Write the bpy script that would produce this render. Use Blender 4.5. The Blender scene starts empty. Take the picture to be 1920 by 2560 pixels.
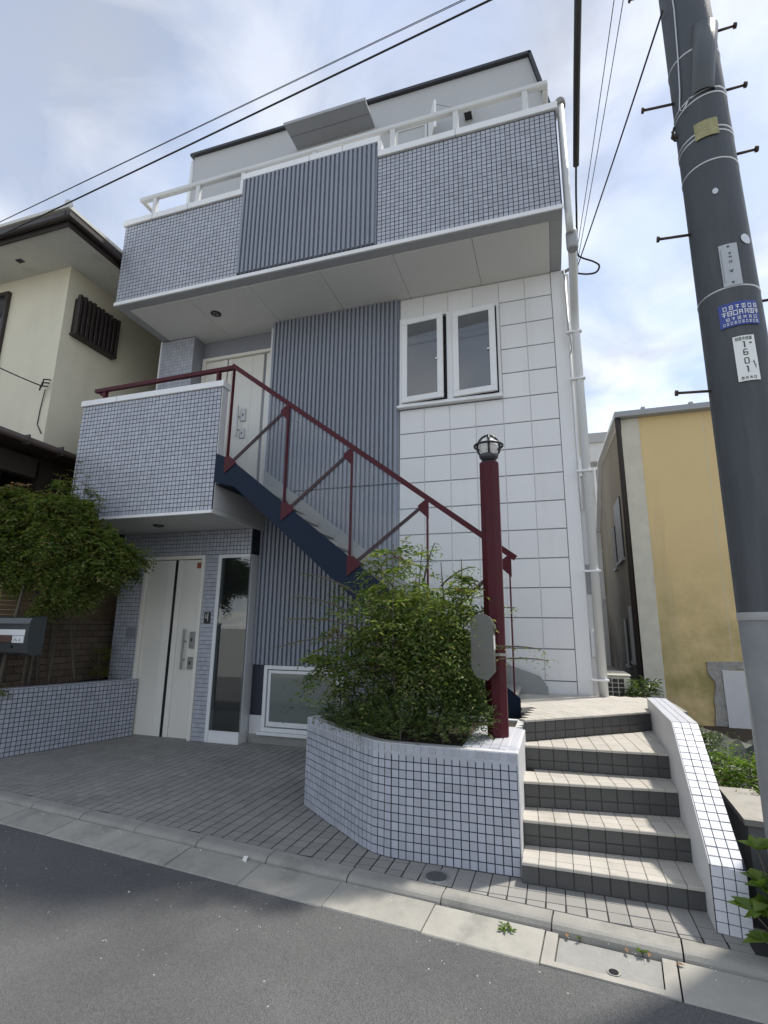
import bpy, math, random
import numpy as np
from mathutils import Matrix, Vector

rng = np.random.default_rng(7)
random.seed(7)
scene = bpy.context.scene
COL = scene.collection

# ------------------------------------------------------------------ camera
F_PX, YAW, PITCH, ROLL, CAM_H = 1298.19, -.311932, .218796, .0113578, 1.5
def cam_axes():
    cy, sy, cp, sp = math.cos(YAW), math.sin(YAW), math.cos(PITCH), math.sin(PITCH)
    fw = Vector((sy*cp, cy*cp, sp)); rt = Vector((cy, -sy, 0)); up = rt.cross(fw)
    r2 = rt*math.cos(ROLL)+up*math.sin(ROLL); u2 = up*math.cos(ROLL)-rt*math.sin(ROLL)
    return r2, u2, fw
r2, u2, fw = cam_axes()
cam_d = bpy.data.cameras.new('camera'); cam = bpy.data.objects.new('camera', cam_d); COL.objects.link(cam)
cam_d.sensor_fit = 'VERTICAL'; cam_d.sensor_height = 36; cam_d.lens = F_PX/2560*36
cam_d.clip_start = .05; cam_d.clip_end = 2000
M = Matrix.Identity(4)
for i in range(3):
    M[i][0] = r2[i]; M[i][1] = u2[i]; M[i][2] = -fw[i]
M[2][3] = CAM_H
cam.matrix_world = M
scene.camera = cam

# ------------------------------------------------------------------ world, sun, exposure
SUN = Vector((.38, .36, 1)).normalized()           # direction towards the sun
sun_el = math.asin(SUN.z); sun_az = math.atan2(SUN.x, SUN.y)
W = bpy.data.worlds.new('World'); scene.world = W; W.use_nodes = True
wn, wl = W.node_tree.nodes, W.node_tree.links
wn.clear()
def N(nodes, t, **k):
    n = nodes.new(t)
    for a, b in k.items(): setattr(n, a, b)
    return n
sky = N(wn, 'ShaderNodeTexSky', sky_type='NISHITA', sun_disc=False)
sky.sun_elevation = sun_el; sky.sun_rotation = sun_az; sky.air_density = 1.0; sky.dust_density = .8; sky.ozone_density = 1.2
tc = N(wn, 'ShaderNodeTexCoord'); sep = N(wn, 'ShaderNodeSeparateXYZ'); wl.new(tc.outputs['Generated'], sep.inputs[0])
zadd = N(wn, 'ShaderNodeMath', operation='ADD'); zadd.inputs[1].default_value = .22; wl.new(sep.outputs['Z'], zadd.inputs[0])
zmax = N(wn, 'ShaderNodeMath', operation='MAXIMUM'); zmax.inputs[1].default_value = .05; wl.new(zadd.outputs[0], zmax.inputs[0])
dx = N(wn, 'ShaderNodeMath', operation='DIVIDE'); wl.new(sep.outputs['X'], dx.inputs[0]); wl.new(zmax.outputs[0], dx.inputs[1])
dy = N(wn, 'ShaderNodeMath', operation='DIVIDE'); wl.new(sep.outputs['Y'], dy.inputs[0]); wl.new(zmax.outputs[0], dy.inputs[1])
cmb = N(wn, 'ShaderNodeCombineXYZ'); wl.new(dx.outputs[0], cmb.inputs[0]); wl.new(dy.outputs[0], cmb.inputs[1])
nz = N(wn, 'ShaderNodeTexNoise'); nz.inputs['Scale'].default_value = 2.1; nz.inputs['Detail'].default_value = 7; nz.inputs['Roughness'].default_value = .52; nz.inputs['Distortion'].default_value = .35
wl.new(cmb.outputs[0], nz.inputs['Vector'])
cr = N(wn, 'ShaderNodeValToRGB'); cr.color_ramp.elements[0].position = .40; cr.color_ramp.elements[0].color = (.5, .5, .5, 1)
cr.color_ramp.elements[1].position = .63; cr.color_ramp.elements[1].color = (.97, .97, .97, 1)
wl.new(nz.outputs['Fac'], cr.inputs[0])
mixc = N(wn, 'ShaderNodeMixRGB'); wl.new(cr.outputs[0], mixc.inputs[0]); wl.new(sky.outputs[0], mixc.inputs[1])
hz = N(wn, 'ShaderNodeValToRGB'); he = hz.color_ramp.elements       # haze whitens the cloud deck towards the horizon, all round
he[0].position = 0; he[0].color = (.69, .70, .715, 1); he[1].position = .85; he[1].color = (.38, .395, .425, 1)
e_ = he.new(.3); e_.color = (.545, .555, .575, 1)
zab = N(wn, 'ShaderNodeMath', operation='ABSOLUTE'); wl.new(sep.outputs['Z'], zab.inputs[0]); wl.new(zab.outputs[0], hz.inputs[0])
hsc = N(wn, 'ShaderNodeVectorMath', operation='SCALE'); hsc.inputs['Scale'].default_value = 8.4; wl.new(hz.outputs[0], hsc.inputs[0])
n2 = N(wn, 'ShaderNodeTexNoise'); n2.inputs['Scale'].default_value = 2.9; n2.inputs['Detail'].default_value = 6; n2.inputs['Roughness'].default_value = .5; n2.inputs['Distortion'].default_value = .5
off = N(wn, 'ShaderNodeVectorMath', operation='ADD'); off.inputs[1].default_value = (3.7, 1.9, 0); wl.new(cmb.outputs[0], off.inputs[0]); wl.new(off.outputs[0], n2.inputs['Vector'])
sh = N(wn, 'ShaderNodeValToRGB'); sh.color_ramp.elements[0].position = .38; sh.color_ramp.elements[0].color = (.58, .62, .70, 1); sh.color_ramp.elements[1].position = .62; sh.color_ramp.elements[1].color = (1.08, 1.07, 1.05, 1)
wl.new(n2.outputs['Fac'], sh.inputs[0])
cm = N(wn, 'ShaderNodeMixRGB', blend_type='MULTIPLY'); cm.inputs[0].default_value = 1; wl.new(hsc.outputs[0], cm.inputs[1]); wl.new(sh.outputs[0], cm.inputs[2])
wl.new(cm.outputs[0], mixc.inputs[2])
bg = N(wn, 'ShaderNodeBackground'); bg.inputs['Strength'].default_value = .12; wl.new(mixc.outputs[0], bg.inputs['Color'])
wo = N(wn, 'ShaderNodeOutputWorld'); wl.new(bg.outputs[0], wo.inputs[0])

sd = bpy.data.lights.new('sun', 'SUN'); sd.energy = 2.05; sd.angle = math.radians(3.5); sd.color = (1, .95, .87)
so = bpy.data.objects.new('sun', sd); COL.objects.link(so)
so.rotation_euler = (-SUN).to_track_quat('-Z', 'Y').to_euler(); so.location = (6, 8, 16)

scene.view_settings.view_transform = 'Standard'; scene.view_settings.look = 'None'
scene.view_settings.gamma = 1; scene.view_settings.use_curve_mapping = False
scene.view_settings.exposure = 1.12

# ------------------------------------------------------------------ materials
MATS = {}
def lower_tint(name, col, zhi, zlo, scale, lo, hi):
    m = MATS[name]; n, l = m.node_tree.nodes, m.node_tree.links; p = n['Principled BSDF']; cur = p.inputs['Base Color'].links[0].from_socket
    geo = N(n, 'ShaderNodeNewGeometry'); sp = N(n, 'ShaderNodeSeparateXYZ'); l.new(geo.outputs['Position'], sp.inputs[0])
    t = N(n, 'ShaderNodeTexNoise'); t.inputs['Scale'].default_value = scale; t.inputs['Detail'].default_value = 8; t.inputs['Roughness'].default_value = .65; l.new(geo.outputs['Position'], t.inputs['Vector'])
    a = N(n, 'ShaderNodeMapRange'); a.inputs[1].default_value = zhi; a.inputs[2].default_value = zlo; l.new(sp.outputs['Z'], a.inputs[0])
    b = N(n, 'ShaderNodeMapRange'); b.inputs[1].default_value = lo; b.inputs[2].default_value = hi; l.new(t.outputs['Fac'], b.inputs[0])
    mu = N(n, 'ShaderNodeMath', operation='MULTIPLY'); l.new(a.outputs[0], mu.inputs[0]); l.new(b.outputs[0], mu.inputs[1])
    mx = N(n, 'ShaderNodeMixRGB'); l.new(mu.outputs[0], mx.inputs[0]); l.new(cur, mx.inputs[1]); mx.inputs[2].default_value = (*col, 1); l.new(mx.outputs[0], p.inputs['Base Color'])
def mat(name, col, rough=.6, metal=0, var=0., noise=0., nscale=6., bump=0., bscale=60., spec=.5, rnd=0., stain=None, island=False):
    """principled material; noise = broad value variation, rnd = per piece variation, stain = (colour, scale, lo, hi)"""
    m = bpy.data.materials.new(name); m.use_nodes = True
    nt = m.node_tree; n, l = nt.nodes, nt.links
    p = n['Principled BSDF']; p.inputs['Roughness'].default_value = rough; p.inputs['Metallic'].default_value = metal
    p.inputs['Specular IOR Level'].default_value = spec
    geo = N(n, 'ShaderNodeNewGeometry')
    rgb = N(n, 'ShaderNodeRGB'); rgb.outputs[0].default_value = (*col, 1); cur = rgb.outputs[0]
    if noise:
        t = N(n, 'ShaderNodeTexNoise'); t.inputs['Scale'].default_value = nscale; t.inputs['Detail'].default_value = 6; t.inputs['Roughness'].default_value = .6
        l.new(geo.outputs['Position'], t.inputs['Vector'])
        mr = N(n, 'ShaderNodeMapRange'); mr.inputs[1].default_value = .25; mr.inputs[2].default_value = .75
        mr.inputs[3].default_value = 1-noise; mr.inputs[4].default_value = 1+noise; l.new(t.outputs['Fac'], mr.inputs[0])
        mx = N(n, 'ShaderNodeVectorMath', operation='SCALE'); l.new(cur, mx.inputs[0]); l.new(mr.outputs[0], mx.inputs['Scale']); cur = mx.outputs[0]
    if rnd:
        oi = N(n, 'ShaderNodeObjectInfo'); ad = N(n, 'ShaderNodeMath', operation='ADD')
        l.new(oi.outputs['Random'], ad.inputs[0]); l.new(geo.outputs['Random Per Island'], ad.inputs[1])
        fr = N(n, 'ShaderNodeMath', operation='FRACT'); l.new(ad.outputs[0], fr.inputs[0])
        mr = N(n, 'ShaderNodeMapRange'); mr.inputs[3].default_value = 1-rnd; mr.inputs[4].default_value = 1+rnd; l.new(fr.outputs[0], mr.inputs[0])
        mx = N(n, 'ShaderNodeVectorMath', operation='SCALE'); l.new(cur, mx.inputs[0]); l.new(mr.outputs[0], mx.inputs['Scale']); cur = mx.outputs[0]
    if stain:
        sc, ss, lo, hi = stain[:4]; zs = stain[4] if len(stain) > 4 else 1
        mp = N(n, 'ShaderNodeMapping'); mp.inputs['Scale'].default_value = (1, 1, zs); l.new(geo.outputs['Position'], mp.inputs[0])
        t = N(n, 'ShaderNodeTexNoise'); t.inputs['Scale'].default_value = ss; t.inputs['Detail'].default_value = 7; t.inputs['Roughness'].default_value = .65
        l.new(mp.outputs[0], t.inputs['Vector'])
        mr = N(n, 'ShaderNodeMapRange'); mr.inputs[1].default_value = lo; mr.inputs[2].default_value = hi; l.new(t.outputs['Fac'], mr.inputs[0])
        mx = N(n, 'ShaderNodeMixRGB'); l.new(mr.outputs[0], mx.inputs[0]); l.new(cur, mx.inputs[1]); mx.inputs[2].default_value = (*sc, 1); cur = mx.outputs[0]
    l.new(cur, p.inputs['Base Color'])
    if bump:
        t = N(n, 'ShaderNodeTexNoise'); t.inputs['Scale'].default_value = bscale; t.inputs['Detail'].default_value = 4
        l.new(geo.outputs['Position'], t.inputs['Vector'])
        b = N(n, 'ShaderNodeBump'); b.inputs['Strength'].default_value = bump; b.inputs['Distance'].default_value = .01
        l.new(t.outputs['Fac'], b.inputs['Height']); l.new(b.outputs[0], p.inputs['Normal'])
    MATS[name] = m
    return m

mat('tile', (.405, .425, .475), .3, rnd=.1, noise=.05, nscale=1.3, bump=.05, bscale=12)
mat('tile_white', (.62, .63, .67), .3, rnd=.04, noise=.04, nscale=2)
mat('grout', (.03, .032, .044), .85)
mat('panel', (.74, .74, .735), .45, rnd=.03, noise=.035, nscale=.9, bump=.08, bscale=160, stain=((.64, .64, .62), 5.5, .55, .95, .06))
mat('panel_joint', (.45, .455, .45), .8)
mat('corr', (.25, .272, .318), .42, noise=.06, nscale=1.1, spec=.4, stain=((.295, .315, .355), 2.5, .55, .9, .15))
mat('white_trim', (.78, .785, .78), .4, noise=.05, nscale=2.5)
mat('soffit', (.66, .66, .635), .7, noise=.035, nscale=1.2, stain=((.58, .58, .55), 1.1, .6, .95))
mat('rail_white', (.6, .61, .6), .45, noise=.05, nscale=3)
mat('fascia', (.34, .35, .365), .55, noise=.05)
mat('grey_wall', (.23, .24, .27), .6, noise=.05)
mat('penthouse', (.43, .435, .435), .55, noise=.04, nscale=.8, stain=((.44, .45, .44), 1.2, .58, .95, .2))
mat('roof_dark', (.035, .035, .04), .5)
mat('cream_door', (.74, .72, .65), .4, noise=.03, nscale=2)
mat('cream_frame', (.78, .76, .69), .4, noise=.03)
mat('black', (.012, .012, .013), .35)
mat('steel', (.36, .36, .35), .35, metal=.7, noise=.05, nscale=20)
mat('alu', (.74, .755, .76), .35, noise=.04, nscale=4)
mat('red', (.068, .006, .013), .5, spec=.25, noise=.08, nscale=3, stain=((.05, .014, .014), 9, .5, .8))
mat('navy', (.005, .014, .034), .55, spec=.2, noise=.1, nscale=2)
mat('navy_dark', (.012, .016, .03), .5)
mat('concrete', (.28, .275, .255), .85, noise=.16, nscale=7, bump=.35, bscale=120, stain=((.2, .2, .18), 2.3, .55, .85))
mat('gutter', (.35, .335, .295), .85, noise=.14, nscale=5, rnd=.06, bump=.35, bscale=150, stain=((.18, .178, .16), 3.1, .52, .8))
mat('gutter_frame', (.36, .34, .3), .85, noise=.14, nscale=9, bump=.35, bscale=150, stain=((.27, .26, .23), 6, .55, .85))
mat('skirt', (.3, .31, .3), .7, noise=.14, nscale=5, stain=((.2, .2, .19), 5, .5, .9))
mat('plaster', (.6, .6, .6), .6, noise=.05, nscale=3)
mat('paver', (.275, .265, .243), .75, rnd=.09, noise=.12, nscale=1.6, bump=.15, bscale=90, stain=((.19, .19, .18), 1.7, .55, .85))
mat('paver_joint', (.028, .028, .027), .9)
mat('tread', (.47, .44, .385), .7, rnd=.05, noise=.08, nscale=4, bump=.12, bscale=90, stain=((.3, .285, .25), 5, .55, .9))
mat('riser', (.075, .075, .073), .5, rnd=.08, noise=.1, nscale=3)
mat('tread_joint', (.07, .067, .06), .9)
mat('soil', (.05, .035, .022), .95, noise=.3, nscale=30, bump=.8, bscale=60)
mat('cream_wall', (.68, .64, .5), .85, noise=.05, nscale=.8, bump=.2, bscale=90, stain=((.55, .52, .41), .8, .52, .85, .35))
mat('eave', (.6, .6, .55), .8, noise=.07, nscale=1.4, stain=((.3, .3, .27), 1.7, .55, .8))
mat('brown_metal', (.032, .023, .021), .45, noise=.1)
mat('brown_wood_shade', (.028, .019, .014), .7, noise=.2, nscale=8)  # dark wood tone, also painted where the porch roof leaves black shade
mat('gutter_brown', (.075, .055, .05), .5, noise=.12)
mat('brick', (.16, .125, .095), .85, rnd=.16, noise=.15, nscale=20, bump=.4, bscale=80)
mat('brick_joint', (.03, .026, .022), .95)
mat('tan_siding', (.34, .25, .16), .8, rnd=.1, noise=.12, nscale=6)
mat('mail_grey', (.06, .068, .07), .35, noise=.06, nscale=10)
mat('label_white', (.75, .76, .76), .5)
mat('label_brown', (.11, .06, .05), .6)
mat('mail_beige', (.125, .125, .108), .45, noise=.08, nscale=8, stain=((.09, .09, .08), 12, .55, .85))
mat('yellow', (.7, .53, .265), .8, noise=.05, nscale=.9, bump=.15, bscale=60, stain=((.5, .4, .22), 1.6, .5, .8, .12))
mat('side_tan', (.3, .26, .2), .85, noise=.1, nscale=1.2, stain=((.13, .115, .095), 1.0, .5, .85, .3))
mat('grey_strip', (.6, .57, .47), .8, noise=.1, nscale=4, stain=((.33, .33, .29), 4, .55, .8, .3))
mat('rough_cement', (.33, .32, .29), .95, noise=.25, nscale=18, bump=1, bscale=35)
lower_tint('yellow', (.3, .26, .09), 2.9, .5, 1.9, .36, .62)  # greenish stain towards the foot of the front wall
lower_tint('side_tan', (.05, .045, .04), 3.2, 1.0, 1.0, .2, .6)  # side wall turns darker towards the bottom
mat('far_white', (.66, .67, .67), .7, noise=.03)
mat('far_teal', (.25, .5, .47), .6)
mat('ac_cream', (.62, .6, .5), .5, noise=.04)
mat('pole_dark', (.053, .06, .067), .62, noise=.12, nscale=3, bump=.15, bscale=70, stain=((.09, .095, .1), 7, .5, .8, .1))
mat('pole_conc', (.23, .235, .23), .85, noise=.12, nscale=5, bump=.2, bscale=90, stain=((.16, .165, .16), 3, .5, .8, .3))
mat('pole_edge', (.35, .35, .34), .6)
mat('band', (.55, .56, .56), .35, metal=.6)
mat('brace_dark', (.03, .008, .01), .5, noise=.2, nscale=8, stain=((.06, .035, .025), 9, .55, .85))
mat('rust', (.06, .04, .03), .7, noise=.3, nscale=40)
mat('sign_blue', (.035, .06, .28), .4)
mat('sign_white', (.78, .8, .76), .45, noise=.04, nscale=10)
mat('sign_grey', (.42, .44, .46), .5, noise=.05, nscale=10)
mat('sign_tag', (.3, .28, .14), .7, noise=.25, nscale=30)
mat('ink', (.02, .022, .025), .6)
mat('wire', (.012, .012, .013), .6)
mat('sheath', (.045, .045, .043), .7)
mat('bark', (.1, .085, .065), .9, noise=.25, nscale=25, bump=.5, bscale=70)
mat('stem_red', (.12, .06, .035), .8)
mat('tarp', (.012, .022, .017), .5, noise=.1)
mat('kerb', (.29, .28, .25), .85, noise=.13, nscale=6, rnd=.05, bump=.3, bscale=120, stain=((.155, .155, .135), 2.5, .52, .8))
mat('orange_sticker', (.28, .09, .04), .5)
mat('interior', (.12, .125, .125), .8)
mat('interior_dark', (.03, .032, .036), .6)
mat('bulb_base', (.05, .052, .06), .4)
mat('dry_leaf', (.2, .11, .05), .8, rnd=.3)
mat('paper', (.75, .74, .7), .8)

def leaf_mat(name, cols, trans=.35, rough=.45):
    m = bpy.data.materials.new(name); m.use_nodes = True
    n, l = m.node_tree.nodes, m.node_tree.links
    p = n['Principled BSDF']; p.inputs['Roughness'].default_value = rough
    geo = N(n, 'ShaderNodeNewGeometry'); r = N(n, 'ShaderNodeValToRGB')
    e = r.color_ramp.elements
    while len(e) < len(cols): e.new(.5)
    for i, c in enumerate(cols):
        e[i].position = i/(len(cols)-1); e[i].color = (*c, 1)
    l.new(geo.outputs['Random Per Island'], r.inputs[0]); l.new(r.outputs[0], p.inputs['Base Color'])
    t = N(n, 'ShaderNodeBsdfTranslucent'); sc = N(n, 'ShaderNodeMixRGB', blend_type='MULTIPLY'); sc.inputs[0].default_value = 1
    sc.inputs[2].default_value = (1.3, 1.5, .6, 1); l.new(r.outputs[0], sc.inputs[1]); l.new(sc.outputs[0], t.inputs[0])
    mx = N(n, 'ShaderNodeMixShader'); mx.inputs[0].default_value = trans
    l.new(p.outputs[0], mx.inputs[1]); l.new(t.outputs[0], mx.inputs[2]); l.new(mx.outputs[0], n['Material Output'].inputs[0])
    MATS[name] = m
leaf_mat('leaf_tree', [(.045, .085, .018), (.075, .125, .026), (.13, .175, .038), (.19, .21, .06), (.23, .19, .08)], .5)
leaf_mat('leaf_nandina', [(.045, .085, .02), (.08, .13, .03), (.14, .185, .045), (.2, .225, .075), (.27, .25, .12)], .5)
leaf_mat('leaf_dark', [(.03, .06, .014), (.05, .09, .02), (.085, .125, .028), (.13, .155, .04)], .35)
leaf_mat('leaf_bright', [(.08, .14, .02), (.12, .19, .03), (.17, .23, .04)], .4)
leaf_mat('leaf_red', [(.17, .06, .03), (.24, .11, .05), (.2, .14, .05)], .35)
leaf_mat('leaf_yellow', [(.11, .12, .02), (.16, .16, .03), (.2, .17, .05)], .4)
leaf_mat('leaf_pink', [(.3, .17, .1), (.36, .24, .13), (.24, .2, .07)], .35)

def glass(name, tint, fac, rough=.02, base=(.1, .1, .1), refl=.05):
    """thin pane: reflection over a transparent or tinted body"""
    m = bpy.data.materials.new(name); m.use_nodes = True
    n, l = m.node_tree.nodes, m.node_tree.links
    n.remove(n['Principled BSDF'])
    t = N(n, 'ShaderNodeBsdfTransparent'); t.inputs[0].default_value = (*tint, 1)
    d = N(n, 'ShaderNodeBsdfDiffuse'); d.inputs[0].default_value = (*base, 1)
    m1 = N(n, 'ShaderNodeMixShader'); m1.inputs[0].default_value = fac; l.new(t.outputs[0], m1.inputs[1]); l.new(d.outputs[0], m1.inputs[2])
    g = N(n, 'ShaderNodeBsdfGlossy'); g.inputs['Roughness'].default_value = rough
    lw_ = N(n, 'ShaderNodeLayerWeight'); pw_ = N(n, 'ShaderNodeMath', operation='POWER'); l.new(lw_.outputs['Facing'], pw_.inputs[0]); pw_.inputs[1].default_value = 4
    fr = N(n, 'ShaderNodeMapRange'); fr.inputs[3].default_value = refl; fr.inputs[4].default_value = .95; l.new(pw_.outputs[0], fr.inputs[0])
    m2 = N(n, 'ShaderNodeMixShader'); l.new(fr.outputs[0], m2.inputs[0]); l.new(m1.outputs[0], m2.inputs[1]); l.new(g.outputs[0], m2.inputs[2])
    l.new(m2.outputs[0], n['Material Output'].inputs[0]); MATS[name] = m
glass('glass_clear', (.975, .98, .98), .0, .01, (.1, .1, .1), .025)
glass('glass_bay', (.6, .63, .63), .1, .01, (.12, .13, .13), .13)
glass('glass_frost', (.2, .2, .2), .93, .04, (.13, .137, .145), .11)
glass('glass_curtain', (.2, .2, .2), .9, .03, (.5, .52, .51))
glass('glass_low', (.2, .2, .2), .93, .06, (.15, .18, .165), .12)
glass('glass_dark', (.1, .1, .1), .9, .05, (.06, .065, .07), .12)
glass('globe', (.7, .7, .66), .92, .05, (.8, .8, .76))

def asphalt():
    m = bpy.data.materials.new('asphalt'); m.use_nodes = True
    n, l = m.node_tree.nodes, m.node_tree.links; p = n['Principled BSDF']; p.inputs['Roughness'].default_value = .85
    geo = N(n, 'ShaderNodeNewGeometry')
    def noise(s, d, r=.6):
        t = N(n, 'ShaderNodeTexNoise'); t.inputs['Scale'].default_value = s; t.inputs['Detail'].default_value = d; t.inputs['Roughness'].default_value = r
        l.new(geo.outputs['Position'], t.inputs['Vector']); return t.outputs['Fac']
    base = N(n, 'ShaderNodeValToRGB'); e = base.color_ramp.elements
    e[0].position = .3; e[0].color = (.088, .088, .087, 1); e[1].position = .72; e[1].color = (.128, .127, .124, 1); l.new(noise(1.1, 6), base.inputs[0])
    vo = N(n, 'ShaderNodeTexVoronoi'); vo.inputs['Scale'].default_value = 150; l.new(geo.outputs['Position'], vo.inputs['Vector'])
    gr = N(n, 'ShaderNodeSeparateColor'); l.new(vo.outputs['Color'], gr.inputs[0])
    mr = N(n, 'ShaderNodeMapRange'); mr.inputs[3].default_value = .8; mr.inputs[4].default_value = 1.2; l.new(gr.outputs[0], mr.inputs[0])
    mx = N(n, 'ShaderNodeVectorMath', operation='SCALE'); l.new(base.outputs[0], mx.inputs[0]); l.new(mr.outputs[0], mx.inputs['Scale'])
    v2 = N(n, 'ShaderNodeTexVoronoi'); v2.inputs['Scale'].default_value = 32; v2.inputs['Randomness'].default_value = 1; l.new(geo.outputs['Position'], v2.inputs['Vector'])
    s2 = N(n, 'ShaderNodeSeparateColor'); l.new(v2.outputs['Color'], s2.inputs[0])
    gt = N(n, 'ShaderNodeMath', operation='GREATER_THAN'); gt.inputs[1].default_value = .965; l.new(s2.outputs[0], gt.inputs[0])
    lt = N(n, 'ShaderNodeMath', operation='LESS_THAN'); lt.inputs[1].default_value = .16; l.new(v2.outputs['Distance'], lt.inputs[0])
    mu = N(n, 'ShaderNodeMath', operation='MULTIPLY'); l.new(gt.outputs[0], mu.inputs[0]); l.new(lt.outputs[0], mu.inputs[1])
    m2 = N(n, 'ShaderNodeMixRGB'); l.new(mu.outputs[0], m2.inputs[0]); l.new(mx.outputs[0], m2.inputs[1]); m2.inputs[2].default_value = (.4, .4, .38, 1)
    dn = N(n, 'ShaderNodeTexNoise'); dn.inputs['Scale'].default_value = 5; dn.inputs['Detail'].default_value = 5; l.new(geo.outputs['Position'], dn.inputs['Vector'])
    ds = N(n, 'ShaderNodeVectorMath', operation='SCALE'); ds.inputs['Scale'].default_value = .35; l.new(dn.outputs['Color'], ds.inputs[0])
    da = N(n, 'ShaderNodeVectorMath', operation='ADD'); l.new(geo.outputs['Position'], da.inputs[0]); l.new(ds.outputs[0], da.inputs[1])
    vc = N(n, 'ShaderNodeTexVoronoi', feature='DISTANCE_TO_EDGE'); vc.inputs['Scale'].default_value = .55; l.new(da.outputs[0], vc.inputs['Vector'])
    ck = N(n, 'ShaderNodeMapRange'); ck.inputs[1].default_value = .0; ck.inputs[2].default_value = .0035; ck.inputs[3].default_value = .35; ck.inputs[4].default_value = 0; l.new(vc.outputs['Distance'], ck.inputs[0])
    gm = N(n, 'ShaderNodeMath', operation='MULTIPLY'); l.new(ck.outputs[0], gm.inputs[0]); l.new(noise(.8, 3), gm.inputs[1])
    m3 = N(n, 'ShaderNodeMixRGB'); l.new(gm.outputs[0], m3.inputs[0]); l.new(m2.outputs[0], m3.inputs[1]); m3.inputs[2].default_value = (.03, .03, .03, 1)
    oil = N(n, 'ShaderNodeMapRange'); oil.inputs[1].default_value = .58; oil.inputs[2].default_value = .75; oil.inputs[4].default_value = .2; l.new(noise(.65, 8, .7), oil.inputs[0])
    m4 = N(n, 'ShaderNodeMixRGB'); l.new(oil.outputs[0], m4.inputs[0]); l.new(m3.outputs[0], m4.inputs[1]); m4.inputs[2].default_value = (.055, .055, .056, 1)
    l.new(m4.outputs[0], p.inputs['Base Color'])
    b = N(n, 'ShaderNodeBump'); b.inputs['Strength'].default_value = .7; b.inputs['Distance'].default_value = .006
    l.new(vo.outputs['Distance'], b.inputs['Height']); l.new(b.outputs[0], p.inputs['Normal'])
    MATS['asphalt'] = m
asphalt()

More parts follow.
